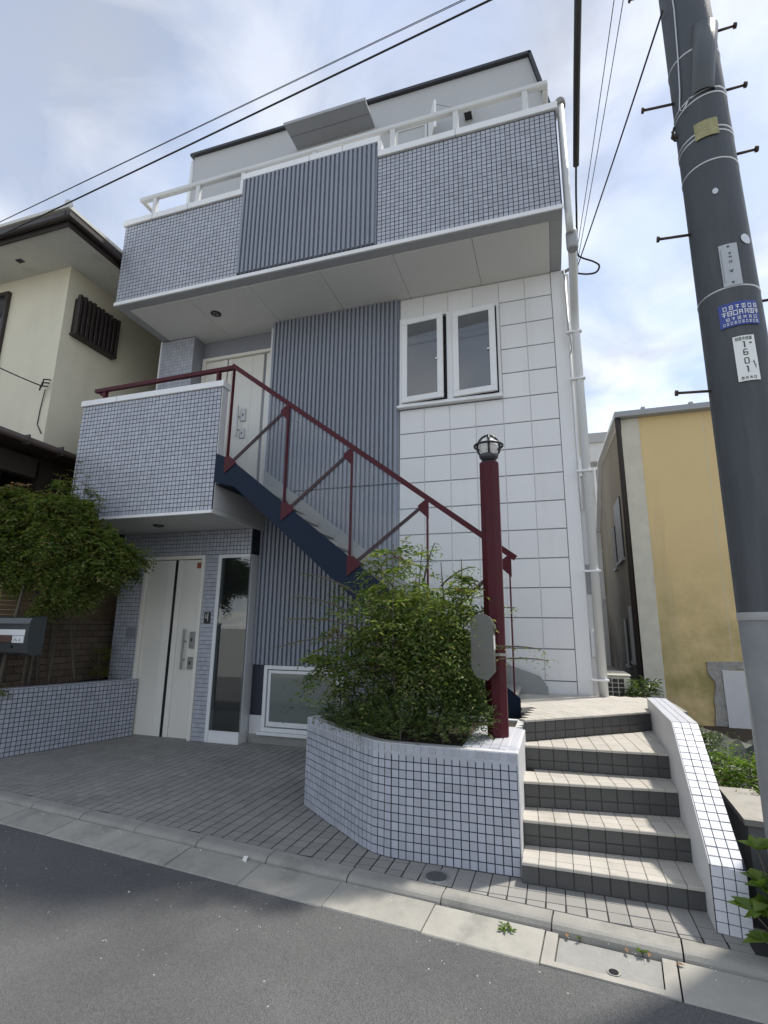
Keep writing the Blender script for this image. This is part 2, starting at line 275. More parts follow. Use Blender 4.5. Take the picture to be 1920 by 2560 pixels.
# ------------------------------------------------------------------ mesh helpers
class MB:
    def __init__(s): s.v = []; s.f = []; s.sm = []
    def add(s, vs, fs, smooth=False):
        o = len(s.v); s.v += [tuple(map(float, v)) for v in vs]; s.f += [tuple(o+i for i in f) for f in fs]; s.sm += [smooth]*len(fs); return s
    def box(s, x0, x1, y0, y1, z0, z1):
        return s.add([(x0,y0,z0),(x1,y0,z0),(x1,y1,z0),(x0,y1,z0),(x0,y0,z1),(x1,y0,z1),(x1,y1,z1),(x0,y1,z1)],
                     [(0,3,2,1),(4,5,6,7),(0,1,5,4),(1,2,6,5),(2,3,7,6),(3,0,4,7)])
    def bbox(s, x0, x1, y0, y1, z0, z1, b=.006):
        """box with chamfered edges"""
        vs = []
        for (X, Y, Z, sx, sy, sz) in [(x,y,z,i,j,k) for i,x in ((1,x0),(-1,x1)) for j,y in ((1,y0),(-1,y1)) for k,z in ((1,z0),(-1,z1))]:
            vs += [(X, Y+sy*b, Z+sz*b), (X+sx*b, Y, Z+sz*b), (X+sx*b, Y+sy*b, Z)]
        import itertools
        idx = lambda i, j, k, a: ((i*2+j)*2+k)*3+a
        fs = []
        for i in (0, 1):
            q = [idx(i,0,0,0), idx(i,1,0,0), idx(i,1,1,0), idx(i,0,1,0)]; fs.append(q if i else q[::-1])
            q = [idx(0,i,0,1), idx(1,i,0,1), idx(1,i,1,1), idx(0,i,1,1)]; fs.append(q[::-1] if i else q)
            q = [idx(0,0,i,2), idx(1,0,i,2), idx(1,1,i,2), idx(0,1,i,2)]; fs.append(q if i else q[::-1])
        for a in (0, 1):
            for b2 in (0, 1):
                fs.append([idx(a,b2,0,0), idx(a,b2,1,0), idx(a,b2,1,1), idx(a,b2,0,1)])
                fs.append([idx(a,0,b2,0), idx(a,1,b2,0), idx(a,1,b2,2), idx(a,0,b2,2)])
                fs.append([idx(0,a,b2,1), idx(1,a,b2,1), idx(1,a,b2,2), idx(0,a,b2,2)])
        for i in (0, 1):
            for j in (0, 1):
                for k in (0, 1): fs.append([idx(i,j,k,0), idx(i,j,k,1), idx(i,j,k,2)])
        return s.add(vs, fs)
    def prism(s, poly, axis, a0, a1):
        """extrude a 2-d polygon along axis 'x','y' or 'z'"""
        def P(p, a): return {'x': (a, p[0], p[1]), 'y': (p[0], a, p[1]), 'z': (p[0], p[1], a)}[axis]
        n = len(poly)
        return s.add([P(p, a0) for p in poly]+[P(p, a1) for p in poly],
                     [tuple(range(n))[::-1], tuple(range(n, 2*n))]+[(i, (i+1) % n, n+(i+1) % n, n+i) for i in range(n)])
    def tube(s, pts, r, n=8, caps=True, smooth=True):
        pts = [Vector(p) for p in pts]; rs = r if hasattr(r, '__len__') else [r]*len(pts)
        rings = []; prev = None
        for i, p in enumerate(pts):
            d = (pts[min(i+1, len(pts)-1)]-pts[max(i-1, 0)]).normalized()
            a = Vector((0, 0, 1)) if abs(d.z) < .95 else Vector((1, 0, 0))
            if prev is not None:
                u = (prev-d*prev.dot(d))
                u = u.normalized() if u.length > 1e-6 else d.cross(a).normalized()
            else: u = d.cross(a).normalized()
            w = d.cross(u); prev = u
            rings.append([p+(u*math.cos(2*math.pi*k/n)+w*math.sin(2*math.pi*k/n))*rs[i] for k in range(n)])
        vs = [v for rg in rings for v in rg]; m = len(pts)
        s.add(vs, [(i*n+k, i*n+(k+1) % n, (i+1)*n+(k+1) % n, (i+1)*n+k) for i in range(m-1) for k in range(n)], smooth)
        if caps:
            o = len(s.v)-len(vs); s.f += [tuple(o+k for k in range(n))[::-1], tuple(o+(m-1)*n+k for k in range(n))]; s.sm += [False, False]
        return s
    def lathe(s, prof, c=(0, 0, 0), n=20, smooth=True):
        vs = [(c[0]+r*math.cos(2*math.pi*k/n), c[1]+r*math.sin(2*math.pi*k/n), c[2]+z) for r, z in prof for k in range(n)]
        m = len(prof)
        fs = [(i*n+k, i*n+(k+1) % n, (i+1)*n+(k+1) % n, (i+1)*n+k) for i in range(m-1) for k in range(n)]
        s.add(vs, fs, smooth); o = len(s.v)-len(vs)
        s.f += [tuple(o+k for k in range(n))[::-1], tuple(o+(m-1)*n+k for k in range(n))]; s.sm += [False, False]
        return s
    def beam(s, a, b, w, h, up=(0, 0, 1)):
        """rectangular bar between two points, w across, h along up"""
        a, b = Vector(a), Vector(b); d = (b-a).normalized(); up = Vector(up)
        sd_ = d.cross(up).normalized(); u = sd_.cross(d)
        vs = [p+sd_*(i*w/2)+u*(j*h/2) for p in (a, b) for i, j in ((-1,-1),(1,-1),(1,1),(-1,1))]
        return s.add(vs, [(0,1,2,3)[::-1],(4,5,6,7),(0,1,5,4),(1,2,6,5),(2,3,7,6),(3,0,4,7)])
    def mesh(s, name, m):
        me = bpy.data.meshes.new(name); me.from_pydata(s.v, [], s.f)
        if any(s.sm): me.polygons.foreach_set('use_smooth', s.sm)
        me.materials.append(MATS[m]); me.update(); return me
    def build(s, name, m, parent=None, loc=None):
        """one object; with loc the vertices are re-based so that the origin sits there"""
        if loc is not None:
            s.v = [(v[0]-loc[0], v[1]-loc[1], v[2]-loc[2]) for v in s.v]
        o = bpy.data.objects.new(name, s.mesh(name, m)); COL.objects.link(o)
        if loc is not None: o.location = loc
        if parent is not None: attach(o, parent)
        return o
WORLD = {}
def attach(o, parent):
    o.parent = parent; o.matrix_parent_inverse = WORLD.get(parent.name, Matrix.Identity(4)).inverted()
def thing(name, label, cat, loc, group=None):
    o = bpy.data.objects.new(name, None); COL.objects.link(o); o.location = loc; o.empty_display_size = .2
    WORLD[o.name] = Matrix.Translation(loc); return tag(o, label, cat, group)
def tag(o, label, cat, group=None):
    o['label'] = label; o['category'] = cat
    if group: o['group'] = group
    return o
def struct(o): o['kind'] = 'structure'; return o
def stuff(o): o['kind'] = 'stuff'; return o
def part(name, m, parent, fn, *a):
    b = MB(); getattr(b, fn)(*a); return b.build(name, m, parent)
def bx(name, m, parent, *a): return part(name, m, parent, 'box', *a)
def bb(name, m, parent, *a): return part(name, m, parent, 'bbox', *a)

def fast_mesh(name, verts, faces4=None, faces3=None, m=None, smooth=False):
    me = bpy.data.meshes.new(name)
    f4 = np.zeros((0, 4), int) if faces4 is None else np.asarray(faces4); f3 = np.zeros((0, 3), int) if faces3 is None else np.asarray(faces3)
    me.vertices.add(len(verts)); me.vertices.foreach_set('co', np.asarray(verts, np.float32).ravel())
    nl = f4.size+f3.size; me.loops.add(nl)
    me.loops.foreach_set('vertex_index', np.concatenate([f4.ravel(), f3.ravel()]).astype(np.int32))
    me.polygons.add(len(f4)+len(f3))
    st = np.concatenate([np.arange(len(f4))*4, f4.size+np.arange(len(f3))*3]).astype(np.int32)
    me.polygons.foreach_set('loop_start', st)
    me.update(calc_edges=True); me.validate()
    if not smooth: me.shade_flat()
    if m: me.materials.append(MATS[m])
    return me

# ---- small glazed tiles set on a grid: nearest 300 are objects, the rest one joined part
_tile_cache = {}
def tile_geom(w, h, d, c):
    x, y = w/2, h/2
    v = np.array([(-x,-y,0),(x,-y,0),(x,y,0),(-x,y,0),(-x,-y,d-c),(x,-y,d-c),(x,y,d-c),(-x,y,d-c),(-x+c,-y+c,d),(x-c,-y+c,d),(x-c,y-c,d),(-x+c,y-c,d)])
    f = np.array([(0,1,5,4),(1,2,6,5),(2,3,7,6),(3,0,4,7),(4,5,9,8),(5,6,10,9),(6,7,11,10),(7,4,8,11),(8,9,10,11)])
    return v, f
def lay_tiles(parent, frames, w, h, d, m, name='tile', c=.0012, limit=300, jitter=.0006, stuffname=None):
    """frames: list of (centre, u, v) with u,v unit vectors; normal = u x v"""
    if not frames: return
    key = (round(w, 4), round(h, 4), d, m, c)
    v, f = tile_geom(w, h, d, c)
    if key not in _tile_cache: _tile_cache[key] = fast_mesh(name, v, f, None, m)
    me = _tile_cache[key]
    cs = np.array([fr[0] for fr in frames]); U = np.array([fr[1] for fr in frames]); V = np.array([fr[2] for fr in frames]); Nn = np.cross(U, V)
    view = cs-np.array([0, 0, CAM_H]); dist = np.linalg.norm(view, axis=1)
    size = np.abs((view*Nn).sum(1))/dist**3
    order = np.argsort(-size)
    tilt = rng.normal(0, jitter*6, (len(frames), 2)); lift = rng.normal(0, jitter, len(frames))
    Nt = Nn+U*tilt[:, :1]+V*tilt[:, 1:]; Nt /= np.linalg.norm(Nt, axis=1)[:, None]
    Ut = U-Nt*(U*Nt).sum(1)[:, None]; Ut /= np.linalg.norm(Ut, axis=1)[:, None]; Vt = np.cross(Nt, Ut)
    cs = cs+Nn*lift[:, None]
    pinv = WORLD.get(parent.name, Matrix.Identity(4)).inverted() if parent else Matrix.Identity(4)
    for i in order[:limit]:
        o = bpy.data.objects.new(name, me); COL.objects.link(o)
        o.parent = parent; o.matrix_parent_inverse = pinv
        o.matrix_basis = Matrix(((Ut[i][0], Vt[i][0], Nt[i][0], cs[i][0]), (Ut[i][1], Vt[i][1], Nt[i][1], cs[i][1]), (Ut[i][2], Vt[i][2], Nt[i][2], cs[i][2]), (0, 0, 0, 1)))
    rest = order[limit:]
    if len(rest):
        P = cs[rest][:, None, :]+v[None, :, :1]*Ut[rest][:, None, :]+v[None, :, 1:2]*Vt[rest][:, None, :]+v[None, :, 2:]*Nt[rest][:, None, :]
        Fa = (f[None]+(np.arange(len(rest))*len(v))[:, None, None]).reshape(-1, 4)
        o = bpy.data.objects.new(stuffname or name+'_field', fast_mesh(name+'_field', P.reshape(-1, 3), Fa, None, m)); COL.objects.link(o)
        attach(o, parent); stuff(o)
def grid_frames(origin, u, v, nc, nr, pu, pv, skip=None):
    o, u, v = Vector(origin), Vector(u).normalized(), Vector(v).normalized(); out = []
    for j in range(nr):
        for i in range(nc):
            if skip and skip(i, j): continue
            out.append((tuple(o+u*((i+.5)*pu)+v*((j+.5)*pv)), tuple(u), tuple(v)))
    return out

def clip(poly, a, b):
    """keep the part of a 2-d polygon on the left of a->b"""
    out = []
    sd = lambda p: (b[0]-a[0])*(p[1]-a[1])-(b[1]-a[1])*(p[0]-a[0])
    for i, p in enumerate(poly):
        q = poly[(i+1) % len(poly)]; s, t = sd(p), sd(q)
        if s >= 0: out.append(p)
        if s*t < 0: k = s/(s-t); out.append((p[0]+k*(q[0]-p[0]), p[1]+k*(q[1]-p[1])))
    return out

# ---- foliage
def leaf_cloud(centres, dirs, ups, L, Wd, fold=.25):
    """diamond leaves folded along the midrib; returns verts, tris"""
    n = len(centres); D = dirs/np.linalg.norm(dirs, axis=1)[:, None]
    S = np.cross(D, ups); S /= (np.linalg.norm(S, axis=1)[:, None]+1e-9); Un = np.cross(S, D)
    L = np.broadcast_to(L, n)[:, None]; Wd = np.broadcast_to(Wd, n)[:, None]
    b = centres; t = centres+D*L-Un*L*.12; mid = centres+D*L*.45
    l_ = mid-S*Wd*.5+Un*Wd*fold; r_ = mid+S*Wd*.5+Un*Wd*fold
    V = np.stack([b, l_, t, r_], 1).reshape(-1, 3)
    o = (np.arange(n)*4)[:, None]
    T = np.concatenate([o+np.array([[0, 3, 2]]), o+np.array([[0, 2, 1]])], 1).reshape(-1, 3)
    return V, T
def unit(n):
    a = rng.normal(size=(n, 3)); return a/np.linalg.norm(a, axis=1)[:, None]
class Leaves:
    def __init__(s): s.c = []; s.d = []; s.u = []; s.L = []; s.W = []
    def add(s, c, d, u, L, W):
        n = len(c); s.c.append(np.asarray(c)); s.d.append(np.asarray(d)); s.u.append(np.asarray(u)); s.L.append(np.broadcast_to(L, n)); s.W.append(np.broadcast_to(W, n))
    def frond(s, base, d, length, nleaf, L, W, droop=.5, spread=1.0, pts=None):
        """pinnate spray: leaflets in pairs along a drooping rachis"""
        d = np.array(d, float); d /= np.linalg.norm(d); t = np.linspace(.15, 1, nleaf)
        P = np.array(base)+d*(t*length)[:, None]; P[:, 2] -= droop*length*t**2
        tan = np.gradient(P, axis=0); tan /= np.linalg.norm(tan, axis=1)[:, None]
        side = np.cross(tan, (0, 0, 1.)); side /= (np.linalg.norm(side, axis=1)[:, None]+1e-9)
        sg = np.where(np.arange(nleaf) % 2 == 0, 1, -1)[:, None]
        dd = tan*.55+side*sg*spread+rng.normal(0, .25, (nleaf, 3)); up = np.tile((0, 0, 1.), (nleaf, 1))+rng.normal(0, .35, (nleaf, 3))
        k = (1-.35*t)*rng.uniform(.7, 1.25, nleaf)
        s.add(P, dd, up, L*k, W*k)
        return P
    def build(s, name, m, parent):
        V, T = leaf_cloud(np.concatenate(s.c), np.concatenate(s.d), np.concatenate(s.u), np.concatenate(s.L), np.concatenate(s.W))
        o = bpy.data.objects.new(name, fast_mesh(name, V, None, T, m)); COL.objects.link(o); attach(o, parent); return o

def text_mesh(txt, size, m):
    c = bpy.data.curves.new('lettering', 'FONT'); c.body = txt; c.size = size; c.align_x = 'CENTER'; c.align_y = 'CENTER'; c.extrude = .0008; c.resolution_u = 3
    o = bpy.data.objects.new('lettering', c); COL.objects.link(o)
    bpy.context.view_layer.update()
    me = bpy.data.meshes.new_from_object(o.evaluated_get(bpy.context.evaluated_depsgraph_get()))
    bpy.data.objects.remove(o); me.materials.clear(); me.materials.append(MATS[m]); return me
# ================================================================== SETTING
EA = math.radians(6.3)
EV, NV = (math.cos(EA), -math.sin(EA)), (math.sin(EA), math.cos(EA))
def st(a, s): return (EV[0]*a+NV[0]*s, EV[1]*a+NV[1]*s)
def along(b, prof, a0, a1):
    """extrude a (s,z) profile along the street"""
    n = len(prof); vs = [(*st(a, s), z) for a in (a0, a1) for s, z in prof]
    return b.add(vs, [tuple(range(n)), tuple(range(n, 2*n))[::-1]]+[(i, n+i, n+(i+1) % n, (i+1) % n) for i in range(n)])
b = MB(); b.add([(-250, -250, -.16), (250, -250, -.16), (250, 250, -.16), (-250, 250, -.16)], [(0, 1, 2, 3)])
struct(b.build('ground', 'concrete'))
b = MB(); along(b, [(-3.4, -.3), (2.98, -.3), (2.98, -.082), (.4, -.055), (-3.4, -.08)], -60, 60); struct(b.build('road', 'asphalt'))
b = MB(); along(b, [(2.982, -.3), (3.352, -.3), (3.352, -.095), (2.982, -.095)], -60, 60)
gut = struct(b.build('gutter', 'brick_joint'))
A0, STEP = -.49, .61
for k in range(-24, 22):
    if k == 0: continue
    b = MB(); j = rng.uniform(-.003, .003)
    along(b, [(2.985, -.2), (3.233, -.2), (3.233, -.046+j), (2.99, -.075+j), (2.985, -.084)], A0+k*STEP+.003, A0+(k+1)*STEP-.003)
    b.build('gutter_slab', 'gutter', gut)
for k in range(-24, 22):
    b = MB(); j = rng.uniform(-.003, .002)
    along(b, [(3.236, -.2), (3.352, -.2), (3.352, -.003), (3.29, -.006+j), (3.266, -.010+j), (3.25, -.018+j), (3.238, -.036)], A0+k*STEP+.004+.03, A0+(k+1)*STEP-.004+.03)
    b.build('kerb_stone', 'kerb', gut)
# storm drain inlet with its concrete cover
inl = thing('drain_inlet', 'square concrete drain cover with a lifting hole set into the gutter', 'drain', (*st(-.185, 3.1), -.08))
for (a0, a1, s0, s1) in ((-.485, -.425, 2.985, 3.233), (.055, .115, 2.985, 3.233), (-.425, .055, 2.985, 3.022)):
    b = MB(); along(b, [(s0, -.2), (s1, -.2), (s1, -.05 if s1 > 3.1 else -.072), (s0, -.075)], a0, a1); b.build('frame', 'gutter_frame', inl)
b = MB(); along(b, [(3.027, -.2), (3.222, -.2), (3.222, -.064), (3.027, -.079)], -.419, .049); cov = b.build('cover', 'concrete', inl)
hc = st(-.16, 3.065)
part('lifting_hole', 'black', cov, 'lathe', [(.001, -.0745), (.019, -.0742), (.023, -.074)], (*hc, 0), 14)  # flat black disc paints the dark of the hole, nothing is cut
part('hole_rim', 'gutter_frame', cov, 'lathe', [(.022, -.0765), (.028, -.0735), (.033, -.0765)], (*hc, 0), 14)

# driveway: dark bed with individual pavers
LW0, LW1 = (-6.29, 4.0), (-5.655, 6.27)         # foot of the low wall on the left
PLAN = [(-2.13, 4.47), (-1.72, 4.12), (-1.36, 3.82), (-1.26, 3.755), (-1.14, 3.722), (-1.0, 3.715), (-.277, 3.71), (-.272, 5.05), (-1.9, 5.1)]
bed = [st(-6.9, 3.352), st(1.2, 3.352), (1.0, 6.6), (-6.3, 6.6)]
b = MB(); b.add([(x, y, -.0035) for x, y in bed]+[(x, y, -.2) for x, y in bed], [(0, 1, 2, 3), (4, 5, 1, 0), (5, 6, 2, 1), (6, 7, 3, 2), (7, 4, 0, 3)])
drv = struct(b.build('driveway', 'paver_joint'))
def inside(p, poly):
    c = False
    for i in range(len(poly)):
        (x1, y1), (x2, y2) = poly[i], poly[i-1]
        if (y1 > p[1]) != (y2 > p[1]) and p[0] < (x2-x1)*(p[1]-y1)/(y2-y1)+x1: c = not c
    return c
PP = .107; frames = []; cut = MB(); ps = PP-.0105
for i in range(-62, 10):
    for j in range(0, 34):
        cx, cy = i*PP+.03, 3.3+j*PP
        if cy > 6.56 or (cx < -4.0 and cy > 6.34) or cx > .8: continue
        if inside((cx, cy), [(x*.97-.03, y) for x, y in PLAN]) and all(inside((cx+a, cy+c), PLAN) for a in (-.05, .05) for c in (-.05, .05)): continue
        if -.22 < cx < .8 and cy > 3.72: continue
        if cx > -.3 and cy > 4: continue
        sq = [(cx-ps/2, cy-ps/2), (cx+ps/2, cy-ps/2), (cx+ps/2, cy+ps/2), (cx-ps/2, cy+ps/2)]
        c = clip(clip(sq, st(-10, 3.356), st(10, 3.356)), LW1, LW0)
        if len(c) < 3: continue
        ar = abs(sum(c[k][0]*c[k-1][1]-c[k-1][0]*c[k][1] for k in range(len(c))))/2
        if ar < .0004: continue
        if ar > ps*ps*.995: frames.append(((cx, cy, -.0055), (1, 0, 0), (0, 1, 0)))
        else: cut.prism(c, 'z', -.0055, -.0006)
near = [f for f in frames if f[0][0] > -1.0]; rest_ = [f for f in frames if f[0][0] <= -1.0]
lay_tiles(drv, near, PP-.006, PP-.006, .0055, 'paver', 'paver', c=.0015, jitter=.0005, limit=100)
lay_tiles(drv, rest_, ps, ps, .0055, 'paver', 'paver', c=.0015, jitter=.0005, limit=200)
stuff(cut.build('paver_cut', 'paver', drv))
# round inspection lid in front of the planter
ml = thing('inspection_lid', 'small round grey inspection lid beside the tiled planter', 'manhole lid', (-.78, 3.56, 0))
part('rim', 'steel', ml, 'lathe', [(.066, -.004), (.074, .003), (.082, .003), (.084, -.004)], (-.78, 3.56, 0), 28)
part('lid', 'riser', ml, 'lathe', [(.002, .0025), (.06, .0025), (.0655, .0015), (.0655, -.004)], (-.78, 3.56, 0), 28)

# ================================================================== ENTRANCE STEPS
stp = thing('entrance_steps', 'five dark tiled steps with pale treads rising to the side landing', 'steps', (.2, 3.65, 0))
RL = [(-.268, 3.635), (-.267, 3.885), (-.268, 4.13), (-.268, 4.46), (-.27, 4.575)]
RR = [(.722, 3.625), (.74, 3.95), (.758, 4.27), (.775, 4.54), (.81, 5.49)]
ZS = [.122, .278, .45, .623, .788]
def wall_in(y): return .7135+.041*(y-3.6)
for i in range(5):
    L, R, z1, z0 = RL[i], RR[i], ZS[i], (ZS[i-1] if i else 0)
    back = [(.98, 5.52), (.98, 6.62), (-.9, 6.62), (-.9, 5.29), (-.325, 5.29), (-.325, 5.04), (-.27, 5.04)] if i == 4 else [(wall_in(5.6)+.03, 5.55), (wall_in(5.6)+.03, 5.9), (L[0], 5.9)]
    poly = [L, R]+back
    poly = [(x, y+.012) if k < 2 else (x, y) for k, (x, y) in enumerate(poly)]
    b = MB(); b.prism(poly, 'z', z0-.03 if i else -.06, z1-.011); sp = b.build('step', 'tread_joint', stp)
    u = Vector((R[0]-L[0], R[1]-L[1], 0)); ln = u.length; u.normalize(); v = Vector((-u.y, u.x, 0))
    n = max(1, round(ln/.1)); pw = ln/n
    hh = (z1-z0-.02)
    fr = []
    hs = [hh*.42, hh*.58] if i else [hh]
    zz = z0+.002
    for h in hs:
        lay_tiles(sp, [((L[0]+u.x*(k+.5)*pw, L[1]+u.y*(k+.5)*pw+.012, zz+h/2), tuple(u), (0, 0, 1)) for k in range(n)], pw-.006, h-.006, .0055, 'riser', 'riser_tile', c=.002)
        zz += h
    # nosing and treads
    lay_tiles(sp, [((L[0]+u.x*(k+.5)*pw+v.x*.03, L[1]+u.y*(k+.5)*pw+v.y*.03, z1-.018), tuple(u), tuple(v)) for k in range(n)], pw-.003, .078, .018, 'tread', 'nosing_tile', c=.004, jitter=.0003)
    fr = []
    nl = RL[i+1] if i < 4 else None
    for r in range(20 if i == 4 else 9):
        for k in range(-9 if i == 4 else 0, n+9 if i == 4 else n+1):
            c = Vector((L[0], L[1], 0))+u*((k+.5)*pw)+v*(.071+(r+.5)*.1)
            if (c.x > wall_in(c.y)+.04 and c.y < 5.6) or c.x > .95 or c.y > 6.5 or c.x < -.9 or (i < 4 and c.x < -.3) or (c.y < 5.33 and c.x < -.25): continue
            if i < 4:
                A, B = RL[i+1], RR[i+1]; yy = A[1]+(B[1]-A[1])*(c.x-A[0])/(B[0]-A[0])
                if c.y > yy+.07: continue
            fr.append(((c.x, c.y, z1-.012), tuple(u), tuple(v)))
    lay_tiles(sp, fr, pw-.003, .0975, .0115, 'tread', 'tread_tile', c=.002, jitter=.0003)
# tiled flank wall of the steps
wl_ = thing('flank_wall', 'sloping white tiled wall flanking the right of the entrance steps', 'wall', (.8, 4.2, 0))
TH = .158
ST = [(3.43, .315), (4.25, .888), (5.66, .885)]
b = MB(); vs = []
for y, z in ST:
    xi = wall_in(y); yo = y-.03 if y < 3.5 else y
    vs += [(xi, y, -.1), (xi+TH, yo, -.1), (xi+TH, yo, z-.0065), (xi, y, z-.0065)]
fs = [(0, 1, 2, 3), (8, 11, 10, 9)]
for k in range(2):
    o = 4*k; fs += [(o, o+3, o+7, o+4), (o+3, o+2, o+6, o+7), (o+2, o+1, o+5, o+6)]
b.add(vs, fs); core = b.build('core', 'grout', wl_)
b = MB()
b.add([(wall_in(y)-.004, y-.004 if y < 3.5 else y, z) for y, zt in ST for z in (-.05, zt-.001)], [(0, 2, 3, 1), (2, 4, 5, 3)])
b.add([(wall_in(y)+.001, y-.004 if y < 3.5 else y, z) for y, zt in ST for z in (-.05, zt-.001)], [(0, 1, 3, 2), (2, 3, 5, 4)])
b.add([(wall_in(y)+d, y-.004 if y < 3.5 else y, zt-.001) for y, zt in ST for d in (-.004, .001)], [(0, 2, 3, 1), (2, 4, 5, 3)])
b.build('plaster_face', 'plaster', wl_)
fr = []
for k in range(2):
    (ya, za), (yb, zb) = ST[k], ST[k+1]
    A = Vector((wall_in(ya), ya-.015*(k == 0), za-.0065)); B = Vector((wall_in(yb), yb, zb-.0065)); d = B-A; n = round(d.length/.0525); pv = d.length/n
    d.normalize(); u = Vector((1, 0, 0)); u = (u-d*u.dot(d)).normalized()
    for r in range(n):
        for c in range(3):
            p = A+d*((r+.5)*pv)+u*((c+.5)*TH/3); fr.append((tuple(p), tuple(u), tuple(d)))
lay_tiles(wl_, fr, TH/3-.004, pv-.004, .0065, 'tile_white', 'tile')
uu = Vector((TH, -.03, 0)).normalized()
lay_tiles(wl_, [(tuple(Vector((wall_in(3.43), 3.43, 0))+uu*((c+.5)*.0535)+Vector((0, 0, (r+.5)*.0517))), tuple(uu), (0, 0, 1)) for c in range(3) for r in range(6)], .0495, .0477, .0065, 'tile_white', 'tile')

# ================================================================== PLANTER
pl = thing('tiled_planter', 'grey mosaic tiled planter with a bulging front holding a leafy shrub', 'planter', (-1.1, 4.3, 0))
ZP = .715
core = MB().prism(PLAN, 'z', -.03, ZP-.075).build('core', 'grout', pl)
def inset(poly, d):
    out = []; n = len(poly)
    for i in range(n):
        p0, p1, p2 = Vector(poly[i-1]), Vector(poly[i]), Vector(poly[(i+1) % n])
        a = (p1-p0).normalized(); c = (p2-p1).normalized()
        na, nc = Vector((-a.y, a.x)), Vector((-c.y, c.x)); m_ = (na+nc).normalized(); k = d/max(.3, m_.dot(na))
        out.append(tuple(p1+m_*k))
    return out
IN = inset(PLAN, .075); n = len(PLAN)
b = MB(); vs = [(x, y, z) for poly, zs in ((PLAN, (ZP-.075, ZP)), (IN, (ZP, ZP-.075))) for z in zs for x, y in poly]
b.add(vs, [(r*n+i, r*n+(i+1) % n, (r+1)*n+(i+1) % n, (r+1)*n+i) for r in range(3) for i in range(n)])
b.build('rim', 'plaster', pl)
b = MB(); b.prism(inset(PLAN, .07), 'z', ZP-.08, ZP-.025); b.build('soil', 'soil', pl)
# pale coping slabs around the foot of the lamp post
for k in range(6):
    x0 = -.64+k*.0605
    bb('coping_tile', 'tile_white', pl, x0, x0+.056, 3.79, 4.62, ZP-.03, ZP+.006+.0006*(k % 2), .004)
bb('end_plaster', 'plaster', pl, -.2775, -.2665, 3.709, 5.04, -.03, ZP-.001, .003)
# wall tiles following the bulging front
path = [Vector((x, y, 0)) for x, y in PLAN[:7]]
segs = [(path[i], path[i+1]) for i in range(6)]; tot = sum((q-p).length for p, q in segs)
NC = round(tot/.0525); pc = tot/NC; NR = 13; pr = (ZP-.004)/NR
fr = []
for c in range(NC):
    s_ = (c+.5)*pc
    for p, q in segs:
        l_ = (q-p).length
        if s_ <= l_: break
        s_ -= l_
    d = (q-p).normalized(); pos = p+d*s_
    for r in range(NR): fr.append(((pos.x, pos.y, .002+(r+.5)*pr), tuple(d), (0, 0, 1)))
lay_tiles(pl, fr, pc-.0066, pr-.0066, .006, 'tile', 'tile')

# ================================================================== LOW WALL AT LEFT
lwt = thing('low_wall', 'low mosaic tiled wall running from the driveway edge to the front door', 'wall', (-5.95, 5.1, 0))
A, B = Vector((LW0[0], LW0[1], 0)), Vector((LW1[0], LW1[1], 0)); d = (B-A).normalized(); out = Vector((d.y, -d.x, 0))
b = MB(); q = [A+out*0, B, B-out*.14, A-out*.14]
b.prism([(p.x, p.y) for p in q], 'z', -.03, .742); b.build('core', 'grout', lwt)
q = [A+out*.006, B+out*.006, B-out*.15, A-out*.15]
b = MB(); b.prism([(p.x, p.y) for p in q], 'z', .742, .756); b.build('coping', 'tile', lwt)
ln = (B-A).length; nc = round(ln/.0535); pw = ln/nc; nr = 14; ph = .74/nr
lay_tiles(lwt, [(tuple(A+d*((c+.5)*pw)+Vector((0, 0, .001+(r+.5)*ph))), tuple(d), (0, 0, 1)) for c in range(nc) for r in range(nr)], pw-.0085, ph-.0085, .0045, 'tile', 'tile')
# planting bed between this wall and the brick boundary wall
b = MB(); b.prism([(A.x-.13, A.y), (B.x-.13, B.y+.05), (-6.2, 7.4), (-6.47, 7.4), (-6.47, 3.7)], 'z', -.1, .69); struct(b.build('planting_bed', 'soil'))
#@@HOUSE
# ================================================================== HOUSE
hs = thing('house', 'three storey grey house with mosaic tiled balconies and ribbed blue cladding', 'house', (-2.8, 6.6, 0))
YF = 6.5
def corr(name, parent, x0, x1, y, z0, z1, n, depth=.036):
    """ribbed cladding sheet, ribs run vertically"""
    p = (x1-x0)/n; poly = []
    for k in range(n):
        a = x0+k*p
        poly += [(a+p*.06, y-depth), (a+p*.58, y-depth), (a+p*.64, y), (a+p*.995, y)]
    poly = [(x0, y)]+poly+[(x1, y), (x1, y+.02), (x0, y+.02)]
    b = MB(); m = len(poly)
    b.add([(px, py, z) for z in (z0, z1) for px, py in poly], [(i, (i+1) % m, m+(i+1) % m, m+i) for i in range(m)])
    # end caps of the ribs
    for k in range(n):
        a = x0+k*p
        for z in (z0, z1): b.add([(a, y, z), (a+p*.06, y-depth, z), (a+p*.58, y-depth, z), (a+p*.64, y, z)], [(0, 1, 2, 3)])
    return b.build(name, 'corr', parent)
# ---- wall masses (setting out: white wing on the right, ribbed middle, entrance block on the left)
wall = bx('wall', 'panel_joint', hs, -1.89, .36, YF+.022, 12, -.05, 6.186)
bx('wall', 'grey_wall', hs, -3.955, -1.892, YF+.022, 12, -.05, 6.186)
bx('wall', 'grey_wall', hs, -6.05, -3.957, 6.74, 12, 2.9, 6.186)
bx('wall', 'grey_wall', hs, -6.2, -3.9, 7.6, 12, -.05, 2.9)
bx('corner_trim', 'panel', hs, .218, .378, YF-.006, YF+.3, .70, 6.186)
